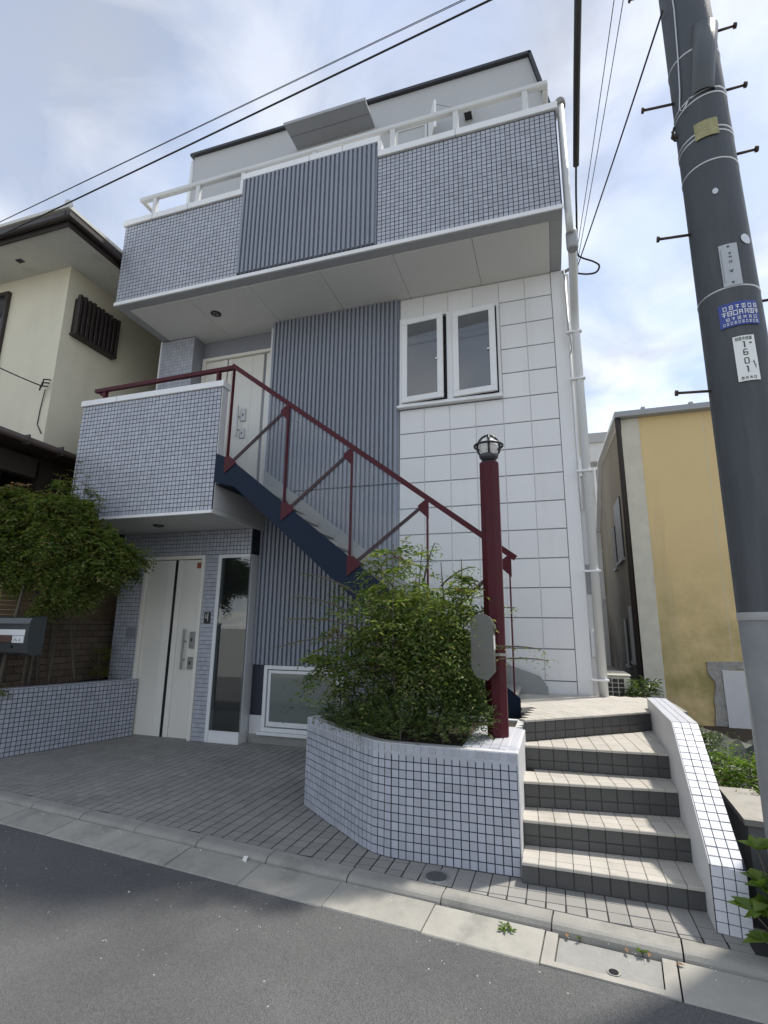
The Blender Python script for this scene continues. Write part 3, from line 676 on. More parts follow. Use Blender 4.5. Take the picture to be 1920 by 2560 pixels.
# white wall panels, a .35 m grid with open joints, shadow painted into the horizontal ones
ROWS = [.70]+[.926+.3525*k for k in range(15)]+[6.186]
COLS = [-1.882, -1.533, -1.18, -.833, -.473, -.129, .214]
for r in range(len(ROWS)-1):
    for c in range(6):
        z0, z1, x0, x1 = ROWS[r], ROWS[r+1], COLS[c], COLS[c+1]
        if c < 4 and 10 <= r-1 < 14 and z1 > 4.5:
            continue
        dy = rng.normal(0, .0007)
        bb('wall_panel', 'panel', wall, x0+.0045, x1-.0045, YF+dy, YF+.024, z0+.0065, z1-.0065, .0025)
for r in range(1, len(ROWS)-1):
    x0 = -.468 if 4.5 < ROWS[r] < 5.8 else -1.876
    for c in range(6):
        if COLS[c] >= x0-.02: bx('joint_strip', 'grey_wall', wall, COLS[c]+.008, COLS[c+1]-.008, YF+.013, YF+.0215, ROWS[r]-.0058, ROWS[r]+.0058)  # grey strips paint the shadow line of the horizontal joints
for c in range(1, 6):
    for (z0, z1) in (((.70, 4.45), (5.86, 6.186)) if c < 4 else ((.70, 6.186),)): bx('vertical_joint', 'rail_white', wall, COLS[c]-.0044, COLS[c]+.0044, YF+.009, YF+.0215, z0, z1)
bx('wall_base', 'panel', wall, -1.88, -.9, YF+.004, YF+.02, -.05, .70)
# ---- ribbed cladding
corr('ribbed_cladding', hs, -3.95, -1.89, YF, 3.405, 6.184, 31)
corr('ribbed_cladding', hs, -3.95, -1.89, YF, .99, 3.385, 31)
bx('joint_strip', 'black', hs, -3.95, -1.89, YF-.004, YF+.004, 3.386, 3.404)
bb('plinth', 'concrete', hs, -3.95, -1.9, YF-.03, YF+.021, -.02, .105, .005)
bx('plinth_wall', 'plaster', hs, -3.95, -3.76, YF-.012, YF+.021, .106, .34)
bx('plinth_wall', 'navy_dark', hs, -3.95, -3.76, YF-.01, YF+.021, .342, .988)
bx('plinth_wall', 'grey_wall', hs, -2.6, -1.9, YF-.01, YF+.021, .106, .988)
# ---- ground floor window beside the planter
def frame_win(name, parent, x0, x1, z0, z1, y, w, d, m, pane, inner=.04, y2=None):
    f = MB()
    for a in ((x0, x1, z1-w, z1), (x0, x1, z0, z0+w), (x0, x0+w, z0+w, z1-w), (x1-w, x1, z0+w, z1-w)):
        f.bbox(a[0], a[1], y, y+d, a[2], a[3], .003)
    o = f.build(name, m, parent)
    s = MB(); X0, X1, Z0, Z1 = x0+w+.012, x1-w-.012, z0+w+.012, z1-w-.012
    for a in ((X0, X1, Z1-inner, Z1), (X0, X1, Z0, Z0+inner*1.5), (X0, X0+inner, Z0+inner*1.5, Z1-inner), (X1-inner, X1, Z0+inner*1.5, Z1-inner)):
        s.bbox(a[0], a[1], y+.014, y+d+.01, a[2], a[3], .003)
    s.build('sash', m, o)
    bx('pane', pane, o, X0+inner, X1-inner, y+.03, y+.036, Z0+inner*1.5, Z1-inner)
    bx('reveal', 'black', o, x0+w, x1-w, y+.05, y+.056, z0+w, z1-w)
    return o
lw = frame_win('window', hs, -3.755, -2.6, .15, .985, YF-.045, .05, .06, 'alu', 'glass_low')
bb('sill', 'alu', lw, -3.8, -2.58, YF-.075, YF+.0, .107, .147, .004)
# ---- first floor casement window
wf = MB()
X0, X1, Z0, Z1 = -1.876, -.478, 4.497, 5.842
for a in ((X0, X1, Z1-.03, Z1), (X0, X1, Z0, Z0+.03), (X0, X0+.035, Z0+.03, Z1-.03), (X1-.035, X1, Z0+.03, Z1-.03), (-1.2, -1.115, Z0+.03, Z1-.03)):
    wf.bbox(a[0], a[1], YF-.045, YF+.02, a[2], a[3], .004)
win = wf.build('window', 'white_trim', hs)
bx('reveal', 'black', win, X0+.03, X1-.03, YF+.008, YF+.02, Z0+.03, Z1-.03)
bb('sill', 'white_trim', win, X0-.03, X1+.01, YF-.085, YF+.0, Z0-.038, Z0-.002, .005)
def casement(hx, w, ang):
    z0, z1, fr = Z0+.036, Z1-.036, .082
    c, s_ = math.cos(ang), math.sin(ang)
    def rot(o_):
        for v in o_.data.vertices:
            x, y = v.co.x, v.co.y; v.co.x = hx+x*c+y*s_; v.co.y = YF-.05-x*s_+y*c
    f = MB()
    for a in ((0, w, z1-fr, z1), (0, w, z0, z0+fr), (0, fr, z0+fr, z1-fr), (w-fr, w, z0+fr, z1-fr)): f.bbox(a[0], a[1], -.022, .018, a[2], a[3], .005)
    o = f.build('sash', 'white_trim', win); rot(o)
    p = bx('pane', 'glass_frost', win, fr, w-fr, -.006, 0, z0+fr, z1-fr); rot(p)
    q = bx('gasket', 'black', win, fr-.006, w-fr+.006, .001, .008, z0+fr-.006, z1-fr+.006); rot(q)
casement(-1.838, .60, math.radians(4.5)); casement(-1.112, .585, math.radians(4.5))
bb('latch', 'white_trim', win, -1.345, -1.315, YF-.125, YF-.112, 5.1, 5.12, .002)
bb('latch', 'white_trim', win, -.645, -.6, YF-.125, YF-.112, 5.13, 5.15, .002)

# ---- entrance block on the ground floor, mosaic tiled
YD = 6.28
ent = bx('entrance_wall', 'grout', hs, -6.2, -5.745, YD, 7.6, -.05, 2.84)
for a in ((-4.69, -4.485, -.05, 2.84), (-5.745, -4.69, 2.487, 2.84), (-4.485, -3.965, 2.487, 2.84)):
    bx('entrance_wall_pier', 'grout', ent, a[0], a[1], YD, 7.6 if a[0] < -4.6 else 7.55, a[2], a[3])
fr = grid_frames((-6.2, YD, 0), (1, 0, 0), (0, 0, 1), 8, 50, .0568, .0568)+grid_frames((-4.69, YD, 0), (1, 0, 0), (0, 0, 1), 4, 44, .0512, .0565) \
    + grid_frames((-5.745, YD, 2.489), (1, 0, 0), (0, 0, 1), 31, 6, .05742, .0583)
lay_tiles(ent, fr, .0508, .0512, .0045, 'tile', 'tile')
bx('return_wall', 'navy_dark', hs, -3.966, -3.955, YD+.002, YF+.022, 2.487, 2.84)
# ---- front door
def door(parent, x0, x1, z0, z1, y, gx, hx, hz0, hz1, locks, cols, sticker=None):
    d_ = MB(); w = .052
    for a in ((x0, x1, z1-w, z1), (x0, x0+w, z0, z1-w), (x1-w, x1, z0, z1-w)): d_.bbox(a[0], a[1], y-.03, y+.07, a[2], a[3], .004)
    o = d_.build('door', 'cream_frame', parent)
    for (a0, a1, dy, m) in cols: bb('door_panel', m, o, a0+.0015, a1-.0015, y+.012+dy, y+.05, z0+.012, z1-w-.006, .003)
    bx('groove', 'black', o, x0+w, x1-w, y+.05, y+.06, z0, z1-w)
    bx('dark_strip', 'black', o, gx-.022, gx+.022, y+.016, y+.049, z0+.012, z1-w-.006)
    hb = MB(); hb.bbox(hx-.013, hx+.013, y-.055, y-.03, hz0, hz1, .004)
    for z in (hz0+.12, hz1-.18): hb.box(hx-.008, hx+.008, y-.031, y+.02, z, z+.02)
    h_ = hb.build('handle', 'steel', o)
    for (lx, lz, lh) in locks:
        lk = bb('lock_plate', 'steel', o, lx-.045, lx+.045, y-.008, y+.013, lz-lh/2, lz+lh/2, .006)
        part('keyhole', 'black', lk, 'box', lx-.012, lx+.012, y-.0105, y-.007, lz-.02, lz+.025)
    return o
dr = door(hs, -5.744, -4.692, 0, 2.484, YD, -5.197, -4.926, .905, 1.45, [(-4.815, 1.30, .225), (-4.815, .99, .165)],
          [(-5.69, -5.345, .006, 'cream_door'), (-5.345, -5.222, 0, 'cream_frame'), (-5.174, -5.09, 0, 'cream_frame'), (-5.09, -4.746, .006, 'cream_door')])
bb('security_sticker', 'orange_sticker', dr, -4.85, -4.78, YD+.0155, YD+.0178, 2.3, 2.385, .001)
part('peephole', 'black', dr, 'box', -5.63, -5.6, YD+.013, YD+.018, 2.33, 2.345)
bx('threshold', 'concrete', dr, -5.74, -4.7, YD-.02, YD+.05, -.005, .011)
nb = bb('number_plate', 'black', hs, -4.632, -4.535, YD-.024, YD-.005, 1.53, 1.68, .003)
g = MB()
for a in ((-4.612, -4.606, 1.60, 1.655), (-4.612, -4.575, 1.597, 1.603), (-4.585, -4.578, 1.60, 1.66), (-4.57, -4.564, 1.555, 1.67)): g.box(a[0], a[1], YD-.026, YD-.0235, a[2], a[3])
g.build('numeral', 'label_white', nb)
bb('mail_slot', 'grey_wall', hs, -5.95, -5.80, YD-.018, YD-.004, 1.32, 1.46, .004)
# ---- glazed corner bay
by = MB()
xa, xb, ya, yb, zt = -4.482, -3.967, YD-.012, YF+.12, 2.484
for a in ((xa, xa+.055, ya, ya+.07, 0, zt), (xa+.055, xb, ya, ya+.05, zt-.05, zt), (xb-.05, xb, ya+.05, yb, zt-.05, zt), (xb-.065, xb, yb-.06, yb, 0, zt-.05), (xb-.03, xb, yb-.115, yb-.085, 0, zt-.05)):
    by.bbox(*a, .004)
bay = by.build('bay_window', 'alu', hs)
bb('kick_panel', 'white_trim', bay, xa+.056, xb-.001, ya+.004, ya+.03, .0, .13, .003)
bb('kick_panel', 'white_trim', bay, xb-.03, xb-.002, ya+.031, yb-.06, .0, .13, .003)
bb('glazing_bar', 'alu', bay, xa+.056, xb+.001, ya+.001, ya+.034, .131, .15, .003)
bx('pane', 'glass_bay', bay, xa+.056, xb-.006, ya+.012, ya+.018, .15, zt-.051)
bx('pane', 'glass_curtain', bay, xb-.013, xb-.007, ya+.019, yb-.061, .131, zt-.051)
bb('side_panel', 'alu', bay, xb-.02, xb-.0005, yb-.3, yb-.061, .131, zt-.051, .003)
bx('glazing_bar', 'alu', bay, xa+.056, xa+.09, ya+.02, ya+.05, .15, zt-.051)
ir = MB()
ir.add([(-4.48, YD+.08, .01), (-3.97, YD+.08, .01), (-3.97, 7.5, .01), (-4.48, 7.5, .01)], [(0, 1, 2, 3)])
ir.add([(-4.48, YD+.1, 0), (-4.48, 7.5, 0), (-4.48, 7.5, 2.48), (-4.48, YD+.1, 2.48)], [(0, 1, 2, 3)])
ir.add([(-4.48, 7.5, 0), (-3.97, 7.5, 0), (-3.97, 7.5, 2.48), (-4.48, 7.5, 2.48)], [(0, 1, 2, 3)])
ir.build('room_lining', 'interior', bay)
bx('room_wall', 'interior', bay, -3.965, -3.956, yb, 7.5, 0, 2.48)
bb('shelf', 'interior_dark', bay, -4.42, -4.0, 6.9, 7.2, .9, 1.25, .01)
bb('shelf', 'interior_dark', bay, -4.3, -4.0, 6.85, 7.2, .1, .75, .01)
bl = Leaves()
for k in range(40):
    a = rng.uniform(0, 6.28); bl.frond((-4.2, 6.62, 2.32), (math.cos(a), math.sin(a), -.6+rng.normal()*.5), .18, 7, .07, .03, 1.2)
bl.build('hanging_plant', 'leaf_dark', bay)

# ---- first floor entrance recess
col = bx('tiled_column', 'grout', hs, -6.06, -5.414, 6.452, 6.74, 2.9, 6.186)
lay_tiles(col, grid_frames((-6.06, 6.452, 4.0), (1, 0, 0), (0, 0, 1), 11, 38, .0587, .0573), .0545, .053, .006, 'tile', 'tile')
bx('column_edge', 'white_trim', col, -6.09, -6.061, 6.44, 6.8, 2.9, 6.186)
bx('column_side', 'grey_wall', col, -5.4139, -5.408, 6.447, 6.739, 2.9, 6.186)
bx('lintel', 'grey_wall', hs, -5.407, -3.957, 6.70, 6.739, 5.885, 6.186)
door(hs, -5.395, -4.06, 3.45, 5.885, 6.70, -4.165, -4.62, 4.42, 4.94, [(-4.545, 4.79, .21), (-4.545, 4.48, .16)],
     [(-5.343, -5.02, .006, 'cream_door'), (-5.02, -4.93, 0, 'cream_frame'), (-4.905, -4.83, 0, 'cream_frame'), (-4.83, -4.44, .006, 'cream_door'), (-4.44, -4.24, .004, 'cream_door'), (-4.19, -4.113, 0, 'cream_frame')])
bx('jamb', 'white_trim', hs, -4.059, -3.96, 6.6, 6.738, 3.45, 6.186)

# ---- lower balcony
LB = bx('balcony', 'grout', hs, -6.2, -3.905, 5.25, 5.37, 2.9, 4.505)
bx('floor_slab', 'plaster', LB, -6.2, -3.9, 5.3705, 6.739, 3.0, 3.44)
bx('soffit', 'soffit', LB, -6.2, -3.9, 5.27, 6.55, 2.842, 2.899)
bb('drip_edge', 'white_trim', LB, -6.2, -3.898, 5.236, 5.268, 2.842, 2.882, .004)
bx('side_face', 'plaster', LB, -3.9049, -3.897, 5.268, 6.5, 2.902, 3.44)
bb('end_plaster', 'plaster', LB, -3.9049, -3.893, 5.249, 5.372, 3.441, 4.504, .003)
bb('coping', 'white_trim', LB, -6.225, -3.87, 5.222, 5.395, 4.507, 4.592, .006)
bx('coping_joint', 'fascia', LB, -5.6, -5.592, 5.2205, 5.396, 4.51, 4.5935)
bx('side_parapet', 'plaster', LB, -6.2, -6.1, 5.372, 6.45, 2.9, 4.5)
lay_tiles(LB, grid_frames((-6.2, 5.25, 2.884), (1, 0, 0), (0, 0, 1), 40, 28, .0573, .0579), .0496, .0502, .004, 'tile', 'tile')
def downlight(parent, x, y, z):
    o = part('downlight', 'black', parent, 'lathe', [(.078, 0), (.08, -.008), (.07, -.012), (.062, -.004)], (x, y, z), 24)
    part('lamp_glass', 'glass_dark', o, 'lathe', [(.06, -.004), (.05, -.02), (.03, -.03), (.002, -.034)], (x, y, z), 20)
downlight(LB, -5.12, 5.75, 2.8415)

# ---- upper balcony
YU = 5.42
UB = bx('balcony', 'grout', hs, -6.07, .36, YU, YU+.12, 6.262, 7.60)
bx('parapet_return', 'penthouse', UB, .24, .36, YU+.121, 6.6, 6.262, 7.6)
bx('parapet_return', 'penthouse', UB, -6.07, -5.95, YU+.121, 6.6, 6.262, 7.6)
bx('floor_slab', 'concrete', UB, -5.949, .239, YU+.121, 6.6, 6.45, 6.6)
# soffit boards with open joints
JX = [-5.92, -4.87, -3.84, -2.76, -1.72, -.70, .215]
for k in range(6): bb('soffit_panel', 'soffit', UB, JX[k]+.0025, JX[k+1]-.0025, YU+.145, 6.73, 6.19, 6.203, .002)
bx('soffit_backing', 'black', UB, -5.93, .225, YU+.14, 6.735, 6.204, 6.262)
bx('fascia', 'fascia', UB, -6.068, .358, YU+.003, YU+.143, 6.198, 6.261)
bx('fascia', 'fascia', UB, -6.068, -5.922, YU+.144, 6.6, 6.196, 6.26)
bx('fascia', 'fascia', UB, .218, .358, YU+.144, 6.6, 6.196, 6.26)
bb('drip_edge', 'white_trim', UB, -6.085, .372, YU-.02, YU+.002, 6.205, 6.262, .004)
lay_tiles(UB, grid_frames((-6.068, YU, 6.27), (1, 0, 0), (0, 0, 1), 37, 23, .0573, .0574), .049, .0491, .004, 'tile', 'tile', limit=120)
lay_tiles(UB, grid_frames((-1.885, YU, 6.27), (1, 0, 0), (0, 0, 1), 38, 23, .0588, .0574), .0505, .0491, .004, 'tile', 'tile', limit=180)
bx('panel_backing', 'grout', UB, -3.945, -1.89, YU+.001, YU+.119, 7.601, 7.845)
corr('ribbed_cladding', UB, -3.94, -1.892, YU-.002, 6.285, 7.842, 31, .036)
CP = [(-6.10, -3.945, 7.603, 7.70), (-1.885, .385, 7.603, 7.70), (-3.975, -1.86, 7.846, 7.945)]
for a in CP: bb('coping', 'white_trim', UB, a[0], a[1], YU-.035, YU+.15, a[2], a[3], .005)
for x in (-4.9, -2.9, -.85, -5.55, -2.4): bx('coping_joint', 'fascia', UB, x, x+.008, YU-.0365, YU+.1505, (7.845 if -3.9 < x < -1.9 else 7.602), (7.9465 if -3.9 < x < -1.9 else 7.7015))
bb('coping_end', 'white_trim', UB, -3.99, -3.946, YU-.036, YU+.15, 7.7, 7.845, .004); bb('coping_end', 'white_trim', UB, -1.886, -1.84, YU-.036, YU+.15, 7.7, 7.845, .004)
rl = MB(); rl.bbox(-5.9, .3, YU+.02, YU+.1, 8.06, 8.13, .012)
rl.bbox(-5.9, -5.83, YU+.1, 6.6, 8.062, 8.128, .012); rl.bbox(.23, .3, YU+.1, 6.6, 8.062, 8.128, .012)
rail = rl.build('guard_rail', 'rail_white', UB)
for x in (-5.6, -4.8, -4.01, -2.86, -1.7, -.85, .02): bb('rail_post', 'rail_white', rail, x-.035, x+.035, YU+.03, YU+.09, (7.946 if -3.9 < x < -1.9 else 7.701), 8.061, .006)
downlight(UB, -4.69, 6.0, 6.1895)

# ---- set back top storey
YP = 6.62
b = MB(); b.prism([(-5.97, 6.3), (.33, 6.3), (.36, 8.9), (.105, 10.08), (-5.97, 10.12)], 'y', YP, 11.9)
ph = b.build('top_storey', 'penthouse', hs)
b = MB(); b.beam((-6.03, YP+.02, 10.15), (.14, YP+.02, 10.11), .16, .05); b.build('roof_edge', 'roof_dark', ph)
b = MB(); b.beam((.13, YP+.02, 10.12), (.385, YP+.02, 8.93), .16, .045, (1, 0, 0)); b.build('roof_edge', 'roof_dark', ph)
for x in (-4.1, -2.1, -1.05): bx('wall_joint', 'panel_joint', ph, x, x+.006, YP-.0015, YP+.01, 6.7, 10.1)
b = MB(); b.tube([(-6.01, YP+.02, 10.05), (-6.01, YP+.0, 9.0), (-6.01, YP, 6.7)], .04, 10); b.build('rain_pipe', 'white_trim', ph)
cn = bb('door_canopy', 'fascia', ph, -3.8, -2.37, 6.15, YP-.001, 9.6, 9.64, .006)
bx('canopy_rib', 'grey_wall', cn, -3.79, -2.38, 6.36, 6.372, 9.594, 9.599)
bb('canopy_edge', 'fascia', cn, -3.81, -2.36, 6.135, 6.149, 9.595, 9.65, .003)
dd = bb('terrace_door', 'cream_frame', ph, -3.6, -2.5, YP-.03, YP-.001, 6.7, 9.2, .006)
bx('pane', 'glass_dark', dd, -3.5, -3.08, YP-.036, YP-.031, 6.9, 9.1); bx('pane', 'glass_dark', dd, -3.02, -2.6, YP-.036, YP-.031, 6.9, 9.1)
tw = frame_win('window', ph, -2.05, -1.42, 8.2, 9.42, YP-.05, .045, .048, 'rail_white', 'glass_curtain')
b = MB(); b.beam((-1.42, YP-.06, 9.1), (-1.28, YP-.36, 9.1), .035, .5); b.build('open_sash', 'white_trim', tw)
b = MB(); b.tube([(-1.3, YP-.34, 9.3), (-1.0, YP-.2, 9.28), (-.98, YP-.01, 9.2)], .006, 6); b.build('window_stay', 'fascia', tw)
vh = MB(); pr_ = [(0, 0), (.0, .2), (-.06, .21), (-.13, .16), (-.16, .03), (-.16, 0)]
vh.prism([(YP+p, 9.2+q) for p, q in pr_], 'x', -.89, -.75); vo_ = vh.build('vent_hood', 'white_trim', ph)
bx('vent_opening', 'black', vo_, -.875, -.765, YP-.15, YP-.01, 9.197, 9.199)

# ---- rain pipes and service runs on the right flank
b = MB(); b.tube([(.425, 5.5, 7.78), (.425, 5.5, 6.15), (.43, 5.55, 5.98)], .042, 14); b.build('rain_pipe', 'rail_white', hs)
b = MB(); b.lathe([(.062, 0), (.062, .08), (.05, .1)], (.425, 5.5, 7.72), 16); b.build('pipe_hopper', 'concrete', hs)
b = MB(); b.lathe([(.058, 0), (.066, .03), (.066, .22), (.058, .25)], (.45, 5.62, 5.8), 16); b.build('pipe_elbow', 'fascia', hs)
b = MB(); b.tube([(.45, 5.62, 5.95), (.455, 5.75, 5.78), (.47, 6.25, 5.5), (.475, 6.42, 5.35), (.478, 6.45, 5.1), (.48, 6.45, .66)], .05, 14); b.build('rain_pipe', 'rail_white', hs)
for z in (3.35, 4.55, 2.15, .95, 5.2): bb('pipe_clip', 'white_trim', hs, .36, .545, 6.39, 6.45, z, z+.022, .003)
b = MB(); b.tube([(.395, 6.47, 6.1), (.395, 6.47, 3.5), (.4, 6.47, 2.9)], .014, 8); b.build('conduit', 'white_trim', hs)
b = MB(); b.tube([(.385, 6.44, 6.15), (.387, 6.44, 5.3), (.4, 6.4, 5.15), (.41, 6.45, 5.0), (.385, 6.47, 4.9)], .009, 6); b.build('conduit', 'fascia', hs)
bb('meter_box', 'fascia', hs, .39, .47, 6.52, 6.6, 1.9, 2.25, .008); bb('junction_box', 'white_trim', hs, .385, .43, 6.43, 6.5, 3.3, 3.52, .006)
bb('junction_box', 'white_trim', hs, .39, .45, 6.5, 6.58, 1.2, 1.5, .006); bx('side_wall', 'grey_wall', hs, .3795, .43, YF+.05, 8, .65, 1.25)
bb('side_flashing', 'panel', hs, .379, .445, 6.53, 6.62, .66, 6.15, .006)
bb('cable_anchor', 'fascia', hs, .50, .56, 6.36, 6.44, 6.05, 6.2, .008)
b = MB(); b.beam((.37, 6.5, 6.15), (.54, 6.4, 6.15), .03, .03); b.build('cable_bracket', 'steel', hs)

# ================================================================== OUTDOOR STAIRCASE
sc = thing('outdoor_staircase', 'navy steel staircase with dark red railing and clear panels up to the balcony', 'staircase', (-.35, 5.8, .7))
TOP = lambda x: .87+(-.335-x)*.7755
YS0, YS1 = 5.235, 5.275
b = MB(); b.prism([(-3.895, 3.60), (-3.7, 3.515), (-.335, .87), (-.335, .60), (-.62, .60+.0), (-3.6, TOP(-3.6)-.255), (-3.895, TOP(-3.6)-.17)], 'y', YS0, YS1); b.build('stringer', 'navy', sc)
b = MB(); b.prism([(-3.895, 3.72), (-3.6, TOP(-3.6)+.09), (-.5, TOP(-.5)+.09), (-.18, .98), (-.1, .86), (-.1, .708), (-.55, .708), (-3.6, TOP(-3.6)-.26), (-3.895, TOP(-3.6)-.2)], 'y', 6.36, 6.42); b.build('far_stringer', 'skirt', sc)
NT = 14; rise = (3.44-.705)/15
for k in range(NT):
    zt = .705+(k+1)*rise; xr = -.385-k*.2365
    bb('tread', 'concrete', sc, xr-.235, xr, 5.276, 6.359, zt-.05, zt, .004)
b = MB(); b.prism([(-3.89, TOP(-3.6)-.20), (-3.6, TOP(-3.6)-.235), (-.75, .715), (-.75, .74), (-3.6, TOP(-3.6)-.215), (-3.89, TOP(-3.6)-.18)], 'y', 5.276, 6.359); b.build('underside_plate', 'navy', sc)
RAILZ = lambda x: 4.765+(x+3.74)*-.7565
YR = 5.25
b = MB(); b.beam((-6.03, YR+.02, 4.735), (-3.735, YR+.02, 4.765), .05, .05); b.beam((-6.01, YR+.02, 4.735), (-5.85, YR+.09, 4.62), .04, .03)
hr = b.build('balcony_rail', 'red', sc)
for x in (-5.86, -3.99): bb('bracket', 'red', hr, x-.02, x+.02, YR+.0, YR+.06, 4.593, 4.735, .003)
b = MB(); b.beam((-3.76, YR, 4.78), (-.325, YR, RAILZ(-.325)), .05, .055); b.build('handrail', 'red', sc)
PX = [-3.74, -2.92, -2.08, -1.21, -.385]
BOT = lambda x: TOP(x)-.03
for i, x in enumerate(PX):
    zb = BOT(x)-(.08 if i < 4 else -.02)
    p = MB(); p.bbox(x-.007, x+.007, YR-.026, YR+.024, zb, RAILZ(x)-.02, .003); po = p.build('rail_post', 'red', sc)
    if i < 4:
        g = MB(); g.prism([(x-.022, BOT(x)-.16), (x-.022, BOT(x)+.06), (x+.05, BOT(x)+.06), (x+.15, BOT(x)-.03)], 'y', YR-.028, YR-.0225); g.build('gusset', 'red', po)
    if i:
        g = MB(); zt = RAILZ(x)-.025; g.prism([(x-.0225, zt), (x-.1, zt-.06), (x-.075, zt-.12), (x+.02, zt-.21), (x+.02, zt)], 'y', YR-.0282, YR-.0226); g.build('gusset', 'red', po)
    if i < 4:
        x2 = PX[i+1]; q = MB(); q.beam((x+.07, YR-.004, BOT(x)-.01), (x2-.07, YR-.004, RAILZ(x2)-.1), .018, .034); q.build('brace', 'brace_dark', sc)
        q = MB(); a0, a1 = x+.03, x2-.03
        q.prism([(a0, TOP(a0)+.005), (a1, TOP(a1)+.005), (a1, RAILZ(a1)-.06), (a0, RAILZ(a0)-.06)], 'y', YR+.012, YR+.017); q.build('clear_panel', 'glass_clear', sc)

# ================================================================== LAMP COLUMN AND LETTERBOX
lc = thing('lamp_column', 'tall dark red octagonal column topped by a caged globe lamp', 'lamp', (-.44, 4.2, ZP))
R8 = .082
b = MB(); vs = []
for z in (ZP+.004, 2.84): vs += [(-.44+R8*math.cos(math.pi/8+k*math.pi/4), 4.2+R8*math.sin(math.pi/8+k*math.pi/4), z) for k in range(8)]
b.add(vs, [(k, (k+1) % 8, 8+(k+1) % 8, 8+k) for k in range(8)]+[tuple(range(8, 16))]); b.build('column', 'red', lc)
part('column_cap', 'black', lc, 'lathe', [(.075, 2.84), (.07, 2.852), (.045, 2.858)], (-.44, 4.2, 0), 16)
lm = part('lamp_base', 'bulb_base', lc, 'lathe', [(.035, 2.858), (.05, 2.862), (.075, 2.89), (.082, 2.915), (.06, 2.917)], (-.44, 4.2, 0), 20)
part('globe', 'globe', lm, 'lathe', [(.058, 2.916)]+[(.078*math.cos(a), 2.985+.08*math.sin(a)) for a in np.linspace(-.75, 1.45, 12)]+[(.002, 3.065)], (-.44, 4.2, 0), 24)
part('bulb', 'label_white', lm, 'lathe', [(.012, 2.918), (.028, 2.95), (.03, 2.985), (.018, 3.01), (.002, 3.02)], (-.44, 4.2, 0), 14)
b = MB(); b.tube([(-.44+.115*math.cos(a), 4.2+.115*math.sin(a), 2.995) for a in np.linspace(0, 6.2832, 33)], .0105, 8, False); b.build('cage_ring', 'black', lm)
for k in range(2):
    a0 = math.radians(8+90*k); b = MB()
    b.tube([(-.44+math.cos(a0)*.092*math.cos(t)*(1 if abs(t) < 9 else 1), 4.2+math.sin(a0)*.092*math.cos(t), 2.975+(.115 if math.sin(t) > 0 else .085)*math.sin(t)) for t in np.linspace(-.9, math.pi+.9, 25)], .0095, 8); b.build('cage_hoop', 'black', lm)
mbx = thing('letterbox', 'grey beige letterbox with arched top strapped to the red lamp column', 'letterbox', (-.52, 4.04, 1.15))
arch = [(-.585, 1.22), (-.55, 1.16), (-.475, 1.14), (-.43, 1.19)]+[(-.43, 1.5)]+[(-.5075+.0775*math.cos(a), 1.52+.085*math.sin(a)) for a in np.linspace(.2, math.pi-.2, 9)]+[(-.585, 1.5)]
b = MB(); b.prism(arch, 'y', 3.95, 4.115); mo = b.build('body', 'mail_beige', mbx)
b = MB(); b.prism([(-.5075+(x+.5075)*1.05, 1.36+(z-1.36)*1.02) for x, z in arch], 'y', 3.938, 3.949); b.build('door', 'mail_beige', mbx)
bb('label', 'label_white', mbx, -.4292, -.4265, 3.98, 4.08, 1.34, 1.45, .0008)
bb('flap', 'mail_beige', mbx, -.4295, -.418, 3.96, 4.1, 1.495, 1.53, .004)
bb('strap', 'steel', mbx, -.53, -.35, 4.1155, 4.1195, 1.3, 1.32, .001)
#@@NEIGH
# ================================================================== BRICK BOUNDARY WALL (left)
bw = thing('brick_wall', 'brown brick boundary wall behind the small trees', 'wall', (-6.55, 5.4, 0))
bx('core', 'brick_joint', bw, -6.64, -6.5, 3.2, 9.5, -.1, 1.5)
fr = []
for r in range(9):
    z = .705+r*.088
    for c in range(22):
        y = 3.72+c*.208+(.104 if r % 2 else 0)
        fr.append(((-6.5, y, z+.044), (0, 1, 0), (0, 0, 1)))
lay_tiles(bw, fr, .2, .08, .008, 'brick', 'brick', c=.003, jitter=.0012)
bb('coping', 'brick', bw, -6.66, -6.48, 3.2, 9.5, 1.501, 1.545, .006)

# ================================================================== LEFT NEIGHBOUR HOUSE
nh = thing('cream_house', 'cream rendered house with deep brown eaves and a dark louvred window', 'house', (-8.2, 7, 0))
XN, YN, ZE = -6.9, 5.27, 6.98
bx('wall', 'cream_wall', nh, -12, XN, YN, 14, 3.88, ZE)
bx('lower_wall', 'brown_wood_shade', nh, -12, XN-.02, YN+.03, 14, 2.25, 3.879)  # wall coloured dark to stand in for the shade below the porch roof
tw_ = bx('lower_wall', 'tan_siding', nh, -12, XN-.06, YN+.05, 14, -.1, 2.25)
for k in range(14): bb('siding_board', 'tan_siding', tw_, XN-.06, XN-.045, YN-.2, 9, 1.5+k*.06, 1.555+k*.06, .004)
